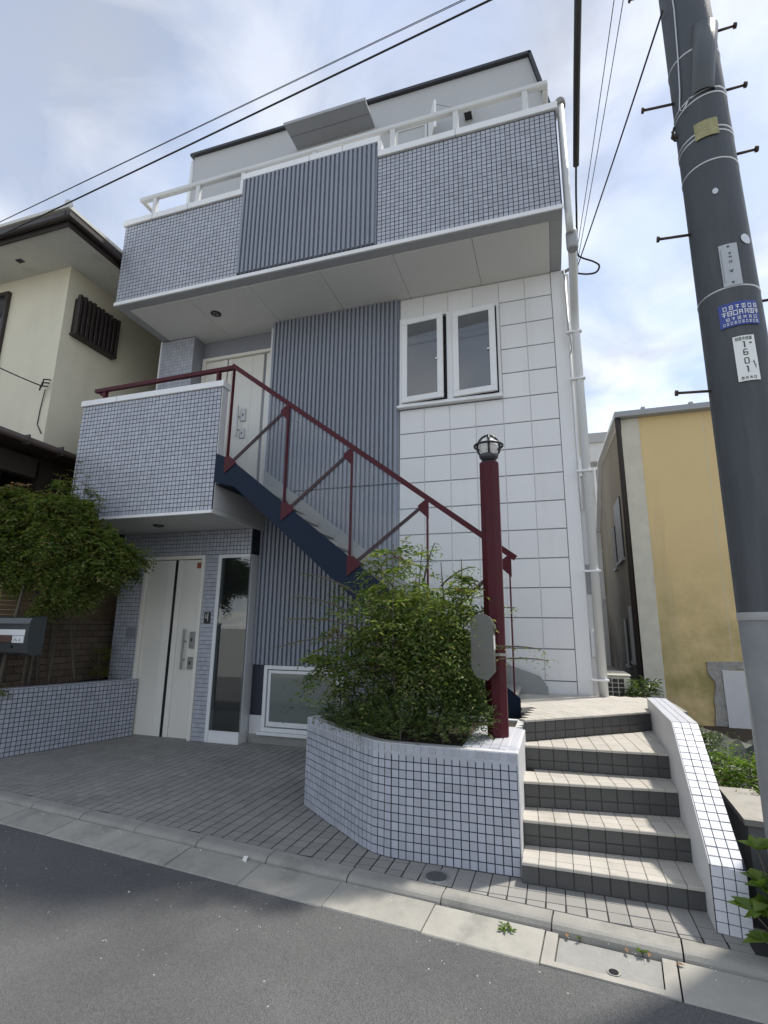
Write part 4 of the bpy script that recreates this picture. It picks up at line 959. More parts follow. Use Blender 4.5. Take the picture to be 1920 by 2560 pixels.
# eaves
EX, EY = -6.2, 4.58
bx('soffit', 'eave', nh, -12.6, EX+.02, EY+.02, 14.5, ZE, ZE+.03)
fa = MB(); fa.bbox(-12.6, EX, EY-.02, EY+.019, ZE-.03, ZE+.15, .005); fa.bbox(EX-.0, EX+.04, EY-.02, 14.5, ZE-.03, ZE+.15, .005); fa.build('fascia', 'brown_metal', nh)
gu = MB(); gu.bbox(-12.6, EX+.1, EY-.11, EY-.021, ZE+.03, ZE+.13, .02); gu.bbox(EX+.041, EX+.13, EY-.11, 14.5, ZE+.031, ZE+.131, .02); gu.build('gutter', 'brown_metal', nh)
rf = MB(); cx_, cy_ = -9.3, 9.5
P4 = [(-12.7, EY-.12), (EX+.12, EY-.12), (EX+.12, 14.6), (-12.7, 14.6)]
rf.add([(x, y, ZE+.16) for x, y in P4]+[(x, y, ZE+.21) for x, y in P4]+[(cx_, 7.6, ZE+1.3), (cx_, 11.5, ZE+1.3)],
       [(3, 2, 1, 0), (0, 1, 5, 4), (1, 2, 6, 5), (2, 3, 7, 6), (3, 0, 4, 7), (4, 5, 8), (5, 6, 9, 8), (6, 7, 9), (7, 4, 8, 9)]); ro = rf.build('roof', 'eave', nh)
rt_ = MB(); rt_.tube([(EX+.12, EY-.12, ZE+.22), (cx_, 7.6, ZE+1.32)], .05, 8); rt_.build('hip_ridge', 'far_white', ro)
# louvred window box
lv = bx('louvre_window', 'black', nh, XN, XN+.05, 5.42, 6.2, 5.9, 6.5)
lf = MB()
for a in ((5.40, 6.22, 5.865, 5.9),): lf.bbox(XN+.0, XN+.13, a[0], a[1], a[2], a[3], .004)
lf.build('frame', 'brown_metal', lv)
for k in range(10):
    y = 5.41+k*.084; bb('louvre', 'brown_metal', lv, XN+.06, XN+.125, y, y+.052, 5.9, 6.56+.012*(k % 2), .005)
bb('shutter_box', 'brown_metal', nh, XN, XN+.12, 7.55, 8.6, 4.3, 6.5, .01)
bb('shutter_rail', 'gutter_brown', nh, XN+.121, XN+.15, 7.9, 7.98, 4.3, 6.5, .005)
fw_ = bx('window', 'glass_dark', nh, -9.2, -8.17, YN-.012, YN+.02, 5.35, 6.7)
b = MB()
for a in ((-9.2, -8.11, 6.7, 6.76), (-9.2, -8.11, 5.29, 5.35), (-8.17, -8.11, 5.35, 6.7)): b.bbox(a[0], a[1], YN-.06, YN+.01, a[2], a[3], .004)
b.build('frame', 'brown_metal', fw_)
part('soffit_vent', 'black', nh, 'box', -7.62, -7.5, 4.9, 4.98, ZE-.004, ZE+.002)
# porch roof below, carried forward out of view to block sky light
pr = MB(); pr.add([(-12, 3.4, 3.95), (-6.52, 3.4, 3.84), (-6.52, 7.2, 3.79), (-12, 7.2, 3.9)]+[(-12, 3.4, 4.03), (-6.52, 3.4, 3.9), (-6.52, 7.2, 3.86), (-12, 7.2, 3.98)],
                  [(3, 2, 1, 0), (4, 5, 6, 7), (0, 1, 5, 4), (1, 2, 6, 5), (2, 3, 7, 6), (3, 0, 4, 7)]); po_ = pr.build('porch_roof', 'brown_wood_shade', nh)
pg = MB(); pg.tube([(-6.46, 3.4, 3.875), (-6.46, 7.2, 3.83)], .045, 10); pg.build('porch_gutter', 'gutter_brown', po_)
for k in range(7): bb('gutter_bracket', 'brown_metal', po_, -6.525, -6.41, 3.7+k*.5, 3.72+k*.5, 3.79, 3.925, .003)
bx('porch_beam', 'brown_wood_shade', nh, -7, -6.85, 3.5, 5.2, 3.5, 3.78)
bx('porch_shade_panel', 'brown_wood_shade', nh, -12, -6.96, 4.75, 4.8, 2.3, 3.78)  # added panel, its dark colour paints the shade under the roof
# service cable bracket on the corner
b = MB()
for k in range(3): b.tube([(-6.99+.02*k, YN-.005, 4.95+.05*k), (-6.97+.02*k, YN-.12, 4.9+.05*k), (-6.95+.02*k, YN-.14, 4.82+.04*k)], .011, 6)
b.tube([(-7.0, YN-.02, 4.9), (-7.05, YN-.01, 4.6), (-7.06, YN-.01, 4.35), (-6.95, YN-.01, 4.2)], .007, 6); b.build('cable_bracket', 'wire', nh)

# ================================================================== LEFT LETTERBOX
ml_ = thing('wall_letterbox', 'dark grey letterbox with pale name strip beside the small tree', 'letterbox', (-6.3, 4.66, .75))
pf = [(4.6, 1.17), (4.585, 1.3), (4.58, 1.5), (4.6, 1.56), (4.78, 1.58), (4.78, 1.15), (4.66, 1.145)]
b = MB(); b.prism(pf, 'x', -6.66, -5.745); b.build('body', 'mail_grey', ml_)
b = MB(); b.prism([(4.78+(y-4.78)*1.04, 1.36+(z-1.36)*1.03) for y, z in pf], 'x', -5.7445, -5.733); b.build('end_cap', 'mail_grey', ml_)
bb('lid_ridge', 'mail_grey', ml_, -6.66, -5.75, 4.566, 4.5835, 1.485, 1.5, .003)
bb('name_strip', 'label_white', ml_, -6.6, -5.79, 4.5745, 4.58, 1.365, 1.43, .001)
bb('wood_strip', 'label_brown', ml_, -6.6, -5.98, 4.5755, 4.582, 1.285, 1.36, .001)
ns = bb('notice', 'label_white', ml_, -5.975, -5.8, 4.5745, 4.584, 1.28, 1.36, .001)
b = MB(); b.box(-5.945, -5.937, 4.5735, 4.5744, 1.298, 1.325); b.box(-5.92, -5.912, 4.5735, 4.5744, 1.31, 1.33); b.box(-5.911, -5.895, 4.5735, 4.5744, 1.3, 1.308); b.box(-5.865, -5.853, 4.5735, 4.5744, 1.3, 1.322); b.box(-5.95, -5.93, 4.5735, 4.5744, 1.343, 1.346)
b.build('lettering', 'ink', ns)
part('lock', 'black', ml_, 'box', -5.99, -5.965, 4.58, 4.592, 1.225, 1.25)
b = MB(); b.tube([(-6.3, 4.7, .756), (-6.3, 4.7, 1.15)], .03, 10); b.build('post', 'mail_grey', ml_)

# ================================================================== FAR BUILDINGS
fb = thing('pale_back_building', 'pale building glimpsed through the gap behind the brick wall', 'building', (-11, 16, 0))
bx('wall', 'far_white', fb, -16, -8, 15, 20, -.1, 4.2)
fw2 = bx('window', 'far_teal', fb, -13.2, -12.4, 14.96, 15.02, 1.75, 2.75); bx('pane', 'glass_dark', fw2, -13.1, -12.75, 14.94, 14.958, 1.85, 2.6)
bx('window_frame', 'far_white', fb, -13.35, -13.2, 14.93, 15.01, 1.2, 2.9)
fw3 = thing('white_back_building', 'white building standing behind the gap beside the yellow wall', 'building', (2, 15, 0))
bx('wall', 'far_white', fw3, .2, 4, 14, 18, -.1, 6.5)
bx('parapet', 'penthouse', fw3, .15, 4.1, 13.95, 13.999, 6.3, 6.56)
bx('band', 'concrete', fw3, .2, 4, 13.97, 13.999, 5.66, 5.78)
for z0, z1 in ((4.7, 5.55), (2.3, 3.4)):
    w_ = bx('window', 'glass_frost', fw3, 1.25, 2.2, 13.96, 14.0, z0, z1)
    b = MB()
    for a in ((1.2, 2.25, z1, z1+.06), (1.2, 2.25, z0-.06, z0), (1.2, 1.25, z0, z1)): b.box(a[0], a[1], 13.93, 13.999, a[2], a[3])
    b.build('frame', 'white_trim', w_)
for x in (1.0, 1.55, 2.3): bx('wall_joint', 'panel_joint', fw3, x, x+.012, 13.993, 14.0, 5.8, 6.3)

# ================================================================== YELLOW BUILDING (right)
yb_ = thing('yellow_building', 'weathered yellow building with grey edge strip and stained lower wall', 'building', (3.5, 10, .2))
YY, XY = 9.0, 1.257
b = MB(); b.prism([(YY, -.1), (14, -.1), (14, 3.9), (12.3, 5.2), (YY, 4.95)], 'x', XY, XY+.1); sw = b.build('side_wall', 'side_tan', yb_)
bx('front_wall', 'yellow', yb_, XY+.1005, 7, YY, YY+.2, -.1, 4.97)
bb('edge_strip', 'grey_strip', yb_, XY-.006, XY+.27, YY-.012, YY-.0005, .1, 4.95, .003)
for x in (2.45,): bx('wall_seam', 'grey_strip', yb_, x, x+.007, YY-.002, YY+.001, .3, 4.8)
rf = MB(); rf.beam((XY-.1, YY-.05, 5.0), (7, YY-.05, 5.03), .2, .09); rr = rf.build('roof_edge', 'fascia', yb_)
rf = MB(); rf.beam((XY-.03, YY-.1, 5.02), (XY-.03, 12.3, 5.26), .14, .07); rf.beam((XY-.03, 12.3, 5.26), (XY-.03, 14, 3.95), .14, .07); rf.build('verge', 'white_trim', yb_)
for x in (1.6, 2.3, 3.1): bb('roof_clip', 'fascia', rr, x-.03, x+.03, YY-.1, YY-.02, 5.06, 5.11, .005)
b = MB(); b.tube([(XY-.06, YY-.08, 4.95), (XY-.04, YY+.02, 4.75), (XY-.045, YY+.05, .2)], .045, 10); b.build('rain_pipe', 'brown_metal', yb_)
for (y0, y1, z0, z1) in ((9.9, 10.75, 2.75, 3.85), (10.95, 11.4, 2.7, 3.5), (9.55, 9.95, 1.0, 1.9), (10.4, 10.7, .9, 1.7)):
    w_ = bx('side_window', 'glass_dark', sw, XY-.025, XY-.002, y0, y1, z0, z1); bx('window_frame', 'fascia', sw, XY-.05, XY-.001, y0-.03, y1+.03, z0-.05, z0-.001)
pd = MB(); rag = [(2.12, .18)]+[(2.12+rng.normal()*.03, .3+k*.12) for k in range(6)]+[(2.1, 1.06), (2.7, 1.08), (2.7, .98), (2.3, .95), (2.3, .18)]
pd.prism(rag, 'y', YY-.03, YY-.0015); pd.build('cement_patch', 'rough_cement', yb_)
bb('metal_sheet', 'plaster', yb_, 2.28, 3.4, YY-.05, YY-.031, .15, .95, .004)

# neighbour's yard and low wall on the right
b = MB(); b.prism([(1.12, 3.75), (9, 2.9), (9, 9), (1.0, 9), (1.02, 4.3)], 'z', -.12, .17); struct(b.build('yard', 'soil'))
b = MB(); b.prism([(.36, 6.5), (1.3, 6.55), (1.3, 14), (.36, 14)], 'z', -.1, .66); struct(b.build('side_passage', 'concrete'))
nw = thing('concrete_wall', 'low weathered concrete wall beside the white tiled flank wall', 'wall', (1.1, 4, 0))
b = MB(); b.prism([(.985, 3.74), (1.16, 3.72), (1.19, 4.35), (1.02, 4.35)], 'z', -.1, .43); b.build('wall', 'pole_conc', nw)
b = MB(); b.add([(.965, 3.72, .431), (1.18, 3.70, .431), (1.21, 4.37, .431), (1.0, 4.37, .431), (.965, 3.72, .462), (1.18, 3.70, .462), (1.21, 4.37, .47), (1.0, 4.37, .47)], [(3,2,1,0),(4,5,6,7),(0,1,5,4),(1,2,6,5),(2,3,7,6),(3,0,4,7)]); b.build('coping', 'gutter_frame', nw)
tp = thing('dark_sheet', 'dark green plastic sheet draped over stored goods behind the concrete wall', 'tarpaulin', (1.9, 6.6, .17))
vs = []; nx, ny = 13, 9
for j in range(ny):
    for i in range(nx):
        x = 1.25+i*.12; y = 6.2+j*.12; z = .33+.16*abs(((i*.9+j*.5) % 5)/2.5-1)-.012*i+.015*rng.normal()
        if i in (0, nx-1) or j in (0, ny-1): z = .2
        vs.append((x, y, z))
b = MB(); b.add(vs, [(j*nx+i, j*nx+i+1, (j+1)*nx+i+1, (j+1)*nx+i) for j in range(ny-1) for i in range(nx-1)]); b.build('sheet', 'tarp', tp)
bk = thing('upturned_bucket', 'pale upturned bucket beside the dark green sheet', 'bucket', (1.45, 5.6, .17))
part('body', 'gutter_frame', bk, 'lathe', [(.12, .17), (.115, .3), (.105, .34), (.08, .355), (.01, .36)], (1.45, 5.6, 0), 20)
part('rim', 'gutter_frame', bk, 'lathe', [(.115, .17), (.13, .175), (.13, .195), (.12, .2)], (1.45, 5.6, 0), 20)

# ================================================================== AIR CONDITIONER
ac = thing('air_conditioner', 'cream outdoor air conditioner unit beside the white rain pipe', 'air conditioner', (.72, 7.4, .66))
bb('casing', 'ac_cream', ac, .56, .86, 7.3, 7.9, .68, .94, .015)
bb('top_cover', 'ac_cream', ac, .55, .87, 7.285, 7.91, .941, .965, .01)
gl_ = bx('grille_opening', 'black', ac, .575, .79, 7.294, 7.2995, .70, .92)
b = MB()
for k in range(4): b.box(.575+k*.07, .581+k*.07, 7.287, 7.2935, .70, .92)
for k in range(5): b.box(.575, .79, 7.2865, 7.2934, .70+k*.053, .705+k*.053)
b.build('grille_bars', 'ac_cream', gl_)
for x in (.6, .82): bb('foot', 'black', ac, x-.03, x+.03, 7.32, 7.88, .66, .68, .004)

# ================================================================== UTILITY POLE
PC = Vector((1.187, 3.5)); vd = PC.normalized(); vr = Vector((vd.y, -vd.x))
up_ = thing('utility_pole', 'thick dark grey utility pole with climbing bolts, number plates and steel bands', 'utility pole', (PC.x, PC.y, -.1))
def prad(z): return .179-.0052*(z-1)
def cylp(z, deg, dr_=0.):
    a = math.radians(deg); r = prad(z)+dr_; q = PC-vd*r*math.cos(a)+vr*r*math.sin(a); return (q.x, q.y, z)
part('lower_shaft', 'pole_conc', up_, 'lathe', [(.187, -.12), (.187, 0), (.179, 1.57)], (PC.x, PC.y, 0), 40)
part('sheathed_shaft', 'pole_dark', up_, 'lathe', [(prad(1.57)+.004, 1.572), (prad(1.6)+.005, 1.6), (prad(5)+.004, 5), (prad(11), 11)], (PC.x, PC.y, 0), 40)
part('sheath_edge', 'pole_edge', up_, 'lathe', [(prad(1.57)+.005, 1.56), (prad(1.57)+.007, 1.565), (prad(1.57)+.007, 1.6), (prad(1.57)+.005, 1.605)], (PC.x, PC.y, 0), 40)
def ring(z, h=.012, tilt=0, m='band', d=.008):
    b = MB(); n = 40; vs = []
    for k in range(n):
        a = 2*math.pi*k/n; r = prad(z)
        for (dr2, dz) in ((d-.004, 0), (d, h*.3), (d, h*.7), (d-.004, h)): vs.append((PC.x+(r+dr2)*math.cos(a), PC.y+(r+dr2)*math.sin(a), z+dz+tilt*math.cos(a)))
    b.add(vs, [(k*4+j, ((k+1) % n)*4+j, ((k+1) % n)*4+j+1, k*4+j+1) for k in range(n) for j in range(3)], True); b.build('band', m, up_)
for z, t in ((3.57, 0), (4.52, 0), (4.74, .01), (4.775, .01), (5.05, .03), (5.09, .03), (5.46, 0)): ring(z, .012, t)
def patch(name, m, z0, z1, a0, a1, dr_=.009, skew=0., th=.003):
    n = 8; b = MB(); vs = []
    for d in (dr_, dr_+th):
        for k in range(n+1):
            a = a0+(a1-a0)*k/n
            for z in (z0, z1): vs.append(cylp(z+skew*(k/n-.5), a+(z-z0)*0, d))
    o = 2*(n+1); fs = []
    for k in range(n): fs += [(o+2*k, o+2*k+2, o+2*k+3, o+2*k+1), (2*k, 2*k+1, 2*k+3, 2*k+2), (2*k, 2*k+2, o+2*k+2, o+2*k), (2*k+1, o+2*k+1, o+2*k+3, 2*k+3)]
    fs += [(0, o, o+1, 1), (2*n, 2*n+1, o+2*n+1, o+2*n)]
    b.add(vs, fs); return b.build(name, m, up_)
def glyph(b, z, a, w, h, pat, dr_=.0135):
    """small block-built character: pat holds strokes (x0,y0,x1,y1) in a unit cell; w in degrees, h in metres"""
    for (x0, y0, x1, y1) in pat:
        v = [cylp(z+h*(y-.5), a+w*(x-.5), d) for d in (dr_, dr_+.0007) for x, y in ((x0, y0), (x1, y0), (x1, y1), (x0, y1))]
        b.add(v, [(4, 5, 6, 7), (0, 3, 2, 1), (0, 1, 5, 4), (1, 2, 6, 5), (2, 3, 7, 6), (3, 0, 4, 7)])
BOXG = [(0, 0, .16, 1), (.84, 0, 1, 1), (.16, .86, .84, 1), (.16, 0, .84, .14)]
KAN = [BOXG, BOXG+[(.16, .43, .84, .57)], [(0, .8, 1, .94), (.42, 0, .58, .8), (.05, .4, .95, .52)], BOXG+[(.42, .14, .58, .86)], [(0, .82, 1, .95), (.1, 0, .25, .82), (.75, 0, .9, .82), (.25, .4, .75, .52)], [(.1, 0, .25, 1), (.25, .8, .9, .95), (.25, .4, .9, .55), (.75, 0, .9, .8)]]
bs = patch('address_plate', 'sign_blue', 3.305, 3.462, -19, 50)
b = MB()
for k in range(6): glyph(b, 3.428, -8+k*10.4, 6.2, .028, KAN[k % 4])
for k in range(7): glyph(b, 3.39, -10+k*9.2, 7.6, .032, KAN[(k*5+2) % 6])
for k in range(6): glyph(b, 3.352, -5+k*9.2, 5.4, .021, KAN[(k+1) % 6])
for k in range(10): glyph(b, 3.324, -12+k*6.2, 3.4, .018, KAN[(k*3) % 6])
b.build('lettering', 'sign_white', bs)
D1 = [(.4, 0, .6, 1), (.25, .86, .4, 1)]
D6 = [(.1, .05, .26, .9), (.26, .88, .85, 1), (.26, .42, .84, .54), (.74, .1, .9, .5), (.26, 0, .8, .12)]
D0 = [(.08, .1, .24, .9), (.76, .1, .92, .9), (.2, .88, .8, 1), (.2, 0, .8, .12)]
ws = patch('number_plate', 'sign_white', 2.94, 3.231, -2.5, 33)
b = MB()
for z, g in ((3.172, D1), (3.122, D6), (3.066, D0), (3.012, D1)): glyph(b, z, 15, 9.5, .04, g)
for k in range(5): glyph(b, 3.212, 3.5+k*5.6, 4.2, .02, KAN[(k*2+1) % 6])
for k in range(4): glyph(b, 2.958, 5+k*6.5, 4, .016, KAN[(k+3) % 6])
glyph(b, 3.18, 25, 4, .008, [(0, 0, 1, 1)]); glyph(b, 3.04, 27, 4, .05, [(0, .7, .3, 1), (.3, .35, .6, .8), (.6, 0, .9, .4)])
b.build('lettering', 'ink', ws)
gs = patch('inspection_plate', 'sign_grey', 3.577, 3.87, -3.7, 29)
b = MB()
for z, a, g in ((3.80, 14, KAN[2]), (3.775, 14, KAN[4]), (3.742, 13.5, BOXG)): glyph(b, z, a, 5, .015, g)
glyph(b, 3.675, 13, 7, .026, [(0, .5, .3, .8), (.3, .2, .5, .5), (.5, .2, .7, .9), (.7, .7, 1, .85)])
for z in (3.85, 3.597): glyph(b, z, 12.6, 3.4, .012, [(0, 0, 1, 1)])
glyph(b, 3.72, -1, .5, .24, [(0, 0, 1, 1)])
b.build('lettering', 'ink', gs)
patch('tag_plate', 'sign_tag', 4.71, 4.84, -16, 30, .012, .0)
def disc(name, m, z, a, w, h):
    b = MB(); vs = [cylp(z+h*math.sin(t), a+w*math.cos(t), .0075) for t in np.linspace(0, 6.2832, 19)[:-1]]; vs += [cylp(z+h*math.sin(t), a+w*math.cos(t), .0095) for t in np.linspace(0, 6.2832, 19)[:-1]]
    b.add(vs, [tuple(range(18, 36)), tuple(range(18))[::-1]]+[(i, (i+1) % 18, 18+(i+1) % 18, 18+i) for i in range(18)]); b.build(name, m, up_)
disc('pole_sticker', 'band', 4.278, 6, 5.5, .022); disc('pole_sticker', 'band', 3.905, 52, 12, .035)
# climbing bolts
def bolt(x0, x1, z, dz=.03):
    b = MB(); y = PC.y-.02; b.tube([(x0, y, z), (x1, y, z+dz)], .009, 8); e = Vector((x1-x0, 0, dz)).normalized()
    b.tube([Vector((x1, y, z+dz))-e*.012, Vector((x1, y, z+dz))+e*.004], .02, 8); b.build('climbing_bolt', 'rust', up_)
for z in (5.19, 4.1, 2.965, 6.25): bolt(1.03, .822, z, .012)
for z in (5.72, 5.19, 4.65, 3.53): bolt(1.34, 1.475, z, .006)
# curved guard over the cable riser
gd = MB(); n = 8; vs = []
for z0, a0, a1, r in ((5.08, -12, 40, .03), (5.12, -12, 40, .05), (5.62, 8, 68, .07), (5.66, 10, 68, .03)):
    for k in range(n+1): vs.append(cylp(z0, a0+(a1-a0)*k/n, r*(math.sin(math.pi*k/n)**.4 if 0 < k < n else .1)))
gd.add(vs, [(j*(n+1)+k, j*(n+1)+k+1, (j+1)*(n+1)+k+1, (j+1)*(n+1)+k) for j in range(3) for k in range(n)], True); gd.build('cable_guard', 'mail_grey', up_)
b = MB(); b.tube([cylp(6.4, -25, .015), cylp(5.9, -22, .012), cylp(5.5, -28, .012), cylp(5.2, -34, .015), cylp(5.05, -40, .02), cylp(5.0, -30, .03), cylp(5.08, -15, .015)], .005, 6); b.build('tie_wire', 'band', up_)
b = MB(); b.tube([cylp(5.02, -75, .01), cylp(4.95, -80, .03), cylp(4.9, -76, .012), cylp(4.97, -70, .03), cylp(4.9, -66, .01)], .008, 6); b.build('tie_wire', 'rust', up_)

# ================================================================== WIRES
def sag(p, q, s, n=24):
    p, q = Vector(p), Vector(q); return [p.lerp(q, t)-Vector((0, 0, s*4*t*(1-t))) for t in np.linspace(0, 1, n)]
def smooth_path(pts, k=6):
    P = [Vector(p) for p in pts]; out = []
    for i in range(len(P)-1):
        a, b_, c, d = P[max(i-1, 0)], P[i], P[i+1], P[min(i+2, len(P)-1)]
        for j in range(k):
            t = j/k; out.append(.5*(2*b_+(c-a)*t+(2*a-5*b_+4*c-d)*t*t+(3*b_-a-3*c+d)*t**3))
    return out+[P[-1]]
def cable(name, label, pts, r, m='wire', group=None):
    c = Vector(pts[0]); b = MB(); b.tube(pts, r, 8); return tag(b.build(name, m, None, tuple(c)), label, 'cable', group)
def spanpt(a, s, z): return (*st(a, s), z)
s0 = (Vector((-.208, 3.657, 0)).x*NV[0]+3.657*NV[1])
cable('overhead_cable', 'thick black overhead cable stretched along the street in front of the house', sag(spanpt(-16, s0, 6.96), spanpt(.8, s0, 7.03), .03), .0095)
cable('overhead_cable', 'thin overhead wire just above the thick street cable', sag(spanpt(-16, s0-.02, 7.25), spanpt(.8, s0-.02, 7.13), .0), .0035)
cable('overhead_cable', 'uppermost thin overhead wire strung along the street', sag(spanpt(-16, s0+.05, 7.36), spanpt(.8, s0+.05, 7.22), .0), .003)
cable('drop_cable', 'black service cable with a thick protective sleeve hanging down to the house corner', smooth_path([(.53, 3.4, 7.3), (.535, 4.6, 7.02), (.545, 5.6, 6.72), (.55, 5.9, 6.55), (.555, 6.2, 6.35), (.56, 6.33, 6.27), (.62, 6.34, 6.2), (.74, 6.3, 6.09), (.80, 6.28, 6.0), (.76, 6.3, 5.93), (.66, 6.35, 5.96), (.53, 6.39, 6.03)]), .012)
cable('cable_sleeve', 'thick dark grey sleeve around the service cable above the house corner', [(.53, 3.5, 7.277), (.535, 4.6, 7.02), (.543, 5.45, 6.77)], .034, 'sheath')
cable('drop_cable', 'black guy wire running from the utility pole to the house corner', sag((1.02, 3.42, 5.98), (.545, 6.38, 6.1), .02), .0075)
cable('drop_cable', 'thin wire of the left in the pair descending to the house corner', sag((.9, 3.55, 7.3), (.53, 6.38, 6.2), .05), .004)
cable('drop_cable', 'thin wire of the right in the pair descending to the house corner', sag((.99, 3.55, 7.3), (.55, 6.38, 6.16), .06), .004)
cable('drop_cable', 'thin black cable reaching the corner of the cream house', sag((-9.5, 3.9, 6.5), (-6.96, YN-.13, 4.9), .15), .009)
#@@PLANTS
# ================================================================== PLANTS
def stems(parent, lines, r0, r1, m, name='stem'):
    for pts in lines:
        b = MB(); k = len(pts); b.tube(pts, list(np.linspace(r0, r1, k)), 7); b.build(name, m, parent)
def curve(p, q, bend, n=7):
    p, q = np.array(p, float), np.array(q, float); t = np.linspace(0, 1, n)[:, None]
    return [tuple(x) for x in p+(q-p)*t+np.array(bend)*(4*t*(1-t))]

# ---- nandina in the planter
nd = thing('nandina_shrub', 'feathery green nandina shrub with reddish tips filling the tiled planter', 'shrub', (-1.2, 4.4, ZP-.03))
lv_, lr_, ls = Leaves(), Leaves(), []
NS = 24
for k in range(NS):
    x, y = rng.uniform(-1.72, -.78), rng.uniform(4.05, 4.7)
    a = rng.uniform(0, 6.28); lean = rng.uniform(.05, .26); h = rng.uniform(.7, 1.6)*(1-.38*abs(x+1.02))
    tip = (x+lean*math.cos(a)+(x+1.15)*.3, y+lean*math.sin(a)*.8-.05, ZP+h)
    pts = curve((x, y, ZP-.03), tip, (rng.normal()*.05, rng.normal()*.05, 0)); ls.append(pts); P = np.array(pts)
    for w in range(int(rng.integers(5, 8))):          # whorls of compound leaves with bare stem between
        t = .38+.62*(w+rng.uniform(.2, .8))/7; i0 = min(int(t*6), 5); q = P[i0]+(P[i0+1]-P[i0])*min(1, t*6-i0)
        for j in range(int(rng.integers(3, 6))):
            b_ = rng.uniform(0, 6.28); el = rng.uniform(.05, .95)
            d = np.array((math.cos(b_)*math.cos(el), math.sin(b_)*math.cos(el), math.sin(el)))
            fl = rng.uniform(.2, .5)*(1.1-.3*t); big = rng.uniform(.65, 1.45)
            if q[0]+d[0]*fl > -.52: continue
            dest = lr_ if (t > .88 and rng.random() < .1) else lv_
            Pf = dest.frond(q, d, fl, 10, .06*big, .026*big, rng.uniform(.35, .9))
            for s_ in range(3, 11, 2):
                sd_ = np.cross(d, (0, 0, 1.)); sd_ = sd_*(1 if (s_//2) % 2 else -1)+d*.6+rng.normal(0, .2, 3)
                dest.frond(Pf[s_], sd_, fl*.45, 6, .056*big, .025*big, .5)
# long wispy shoots reaching out
SH = [((-1.55, 4.2, 1.75), (-2.05, 4.1, 1.95)), ((-1.6, 4.2, 1.6), (-2.15, 4.1, 1.75)), ((-1.6, 4.2, 1.5), (-2.2, 4.1, 1.55)), ((-1.55, 4.2, 1.4), (-2.25, 4.1, 1.33)), ((-1.5, 4.2, 1.2), (-2.0, 4.05, 1.05)),
      ((-.75, 4.3, 1.55), (-.28, 4.2, 1.66)), ((-.7, 4.2, 1.3), (-.1, 4.0, 1.36)), ((-1.05, 4.4, 1.9), (-.95, 4.4, 2.22)), ((-.9, 4.4, 1.85), (-.6, 4.35, 2.0)), ((-1.3, 4.4, 1.8), (-1.55, 4.35, 2.08)), ((-.7, 4.2, 1.2), (-.05, 4.05, 1.28))]
for p, q in SH:
    pts = curve(p, q, (0, 0, .04), 8); ls.append(pts); Q = np.array(pts)
    for j in range(2, 8):
        for s_ in (1, -1):
            d = (Q[min(j+1, 7)]-Q[j-1]); sd_ = np.cross(d, (0, 0, 1.)); sd_ /= np.linalg.norm(sd_)+1e-6
            lv_.frond(Q[j], sd_*s_+d*2+rng.normal(0, .3, 3), .1, 4, .04, .013, .5)
# cascade of paler sprays on the sunny side
for k in range(200):
    q = np.array([rng.normal(-.86, .12), rng.normal(4.0, .1), rng.uniform(1.0, 1.75)]); b_ = rng.uniform(-2.2, .4)
    lv_.frond(q, (math.cos(b_), math.sin(b_), .1), rng.uniform(.12, .22), 11, .045, .02, 1.3)
stems(nd, ls, .009, .004, 'bark')
lv_.build('foliage', 'leaf_nandina', nd); stuff(lr_.build('red_tips', 'leaf_red', nd))
# low evergreen mass at its foot
lo = thing('low_evergreen', 'low dense evergreen hummocks around the foot of the nandina', 'shrub', (-1.1, 4.1, ZP-.03))
ll = Leaves()
HUM = [(-.64, 4.03, .86, .17, .26), (-.68, 4.25, .95, .17, .3), (-.8, 3.9, .84, .24, .27), (-1.1, 3.86, .82, .26, .25), (-1.38, 3.98, .8, .24, .23), (-1.62, 4.22, .8, .24, .22), (-.85, 4.25, .95, .3, .3), (-1.3, 4.35, .9, .3, .25), (-.7, 4.1, .95, .18, .24)]
for (x, y, z, r, h) in HUM:
    n = 420; u = unit(n); u[:, 2] = np.abs(u[:, 2]); c = np.array([x, y, z-.08])+u*np.array([r, r*.9, h])*rng.uniform(.45, 1.05, (n, 1))
    for i in range(n): ll.frond(c[i], u[i]*.6+(0, 0, .7)+rng.normal(0, .35, 3), rng.uniform(.07, .14), 9, .026, .0105, .3)
ll.build('foliage', 'leaf_dark', lo)
stems(lo, [curve((x, y, ZP-.03), (x, y, z+.1), (0, 0, 0), 4) for x, y, z, r, h in HUM], .01, .005, 'bark')

# ---- small tree by the low wall
tr = thing('small_tree', 'dense dark green small tree leaning over the low tiled wall', 'tree', (-6.1, 5.0, .69))
TS = [((-6.27, 4.72, .66), (-6.1, 4.75, 2.2)), ((-6.22, 5.05, .66), (-6.05, 4.95, 2.3)), ((-6.2, 5.35, .66), (-5.75, 5.0, 2.2)), ((-6.1, 5.65, .66), (-5.9, 5.15, 2.1)), ((-6.3, 5.25, .66), (-6.4, 5.0, 2.4))]
br = []; tl, tp_ = Leaves(), Leaves()
LOB = [(-5.95, 4.8, 2.5, .5, .4), (-6.45, 4.75, 2.55, .5, .42), (-5.5, 4.85, 2.35, .48, .36), (-5.2, 4.95, 2.2, .36, .3), (-5.75, 4.8, 2.85, .42, .28), (-6.3, 4.8, 2.95, .4, .22), (-6.75, 4.7, 2.75, .4, .3), (-6.0, 4.9, 2.15, .5, .25), (-5.45, 5.0, 2.0, .35, .25), (-6.6, 4.8, 2.2, .4, .25), (-5.85, 5.0, 1.85, .25, .22)]
LOB += [(-5.0, 4.95, 2.3, .26, .2), (-5.3, 4.85, 2.55, .3, .2)]
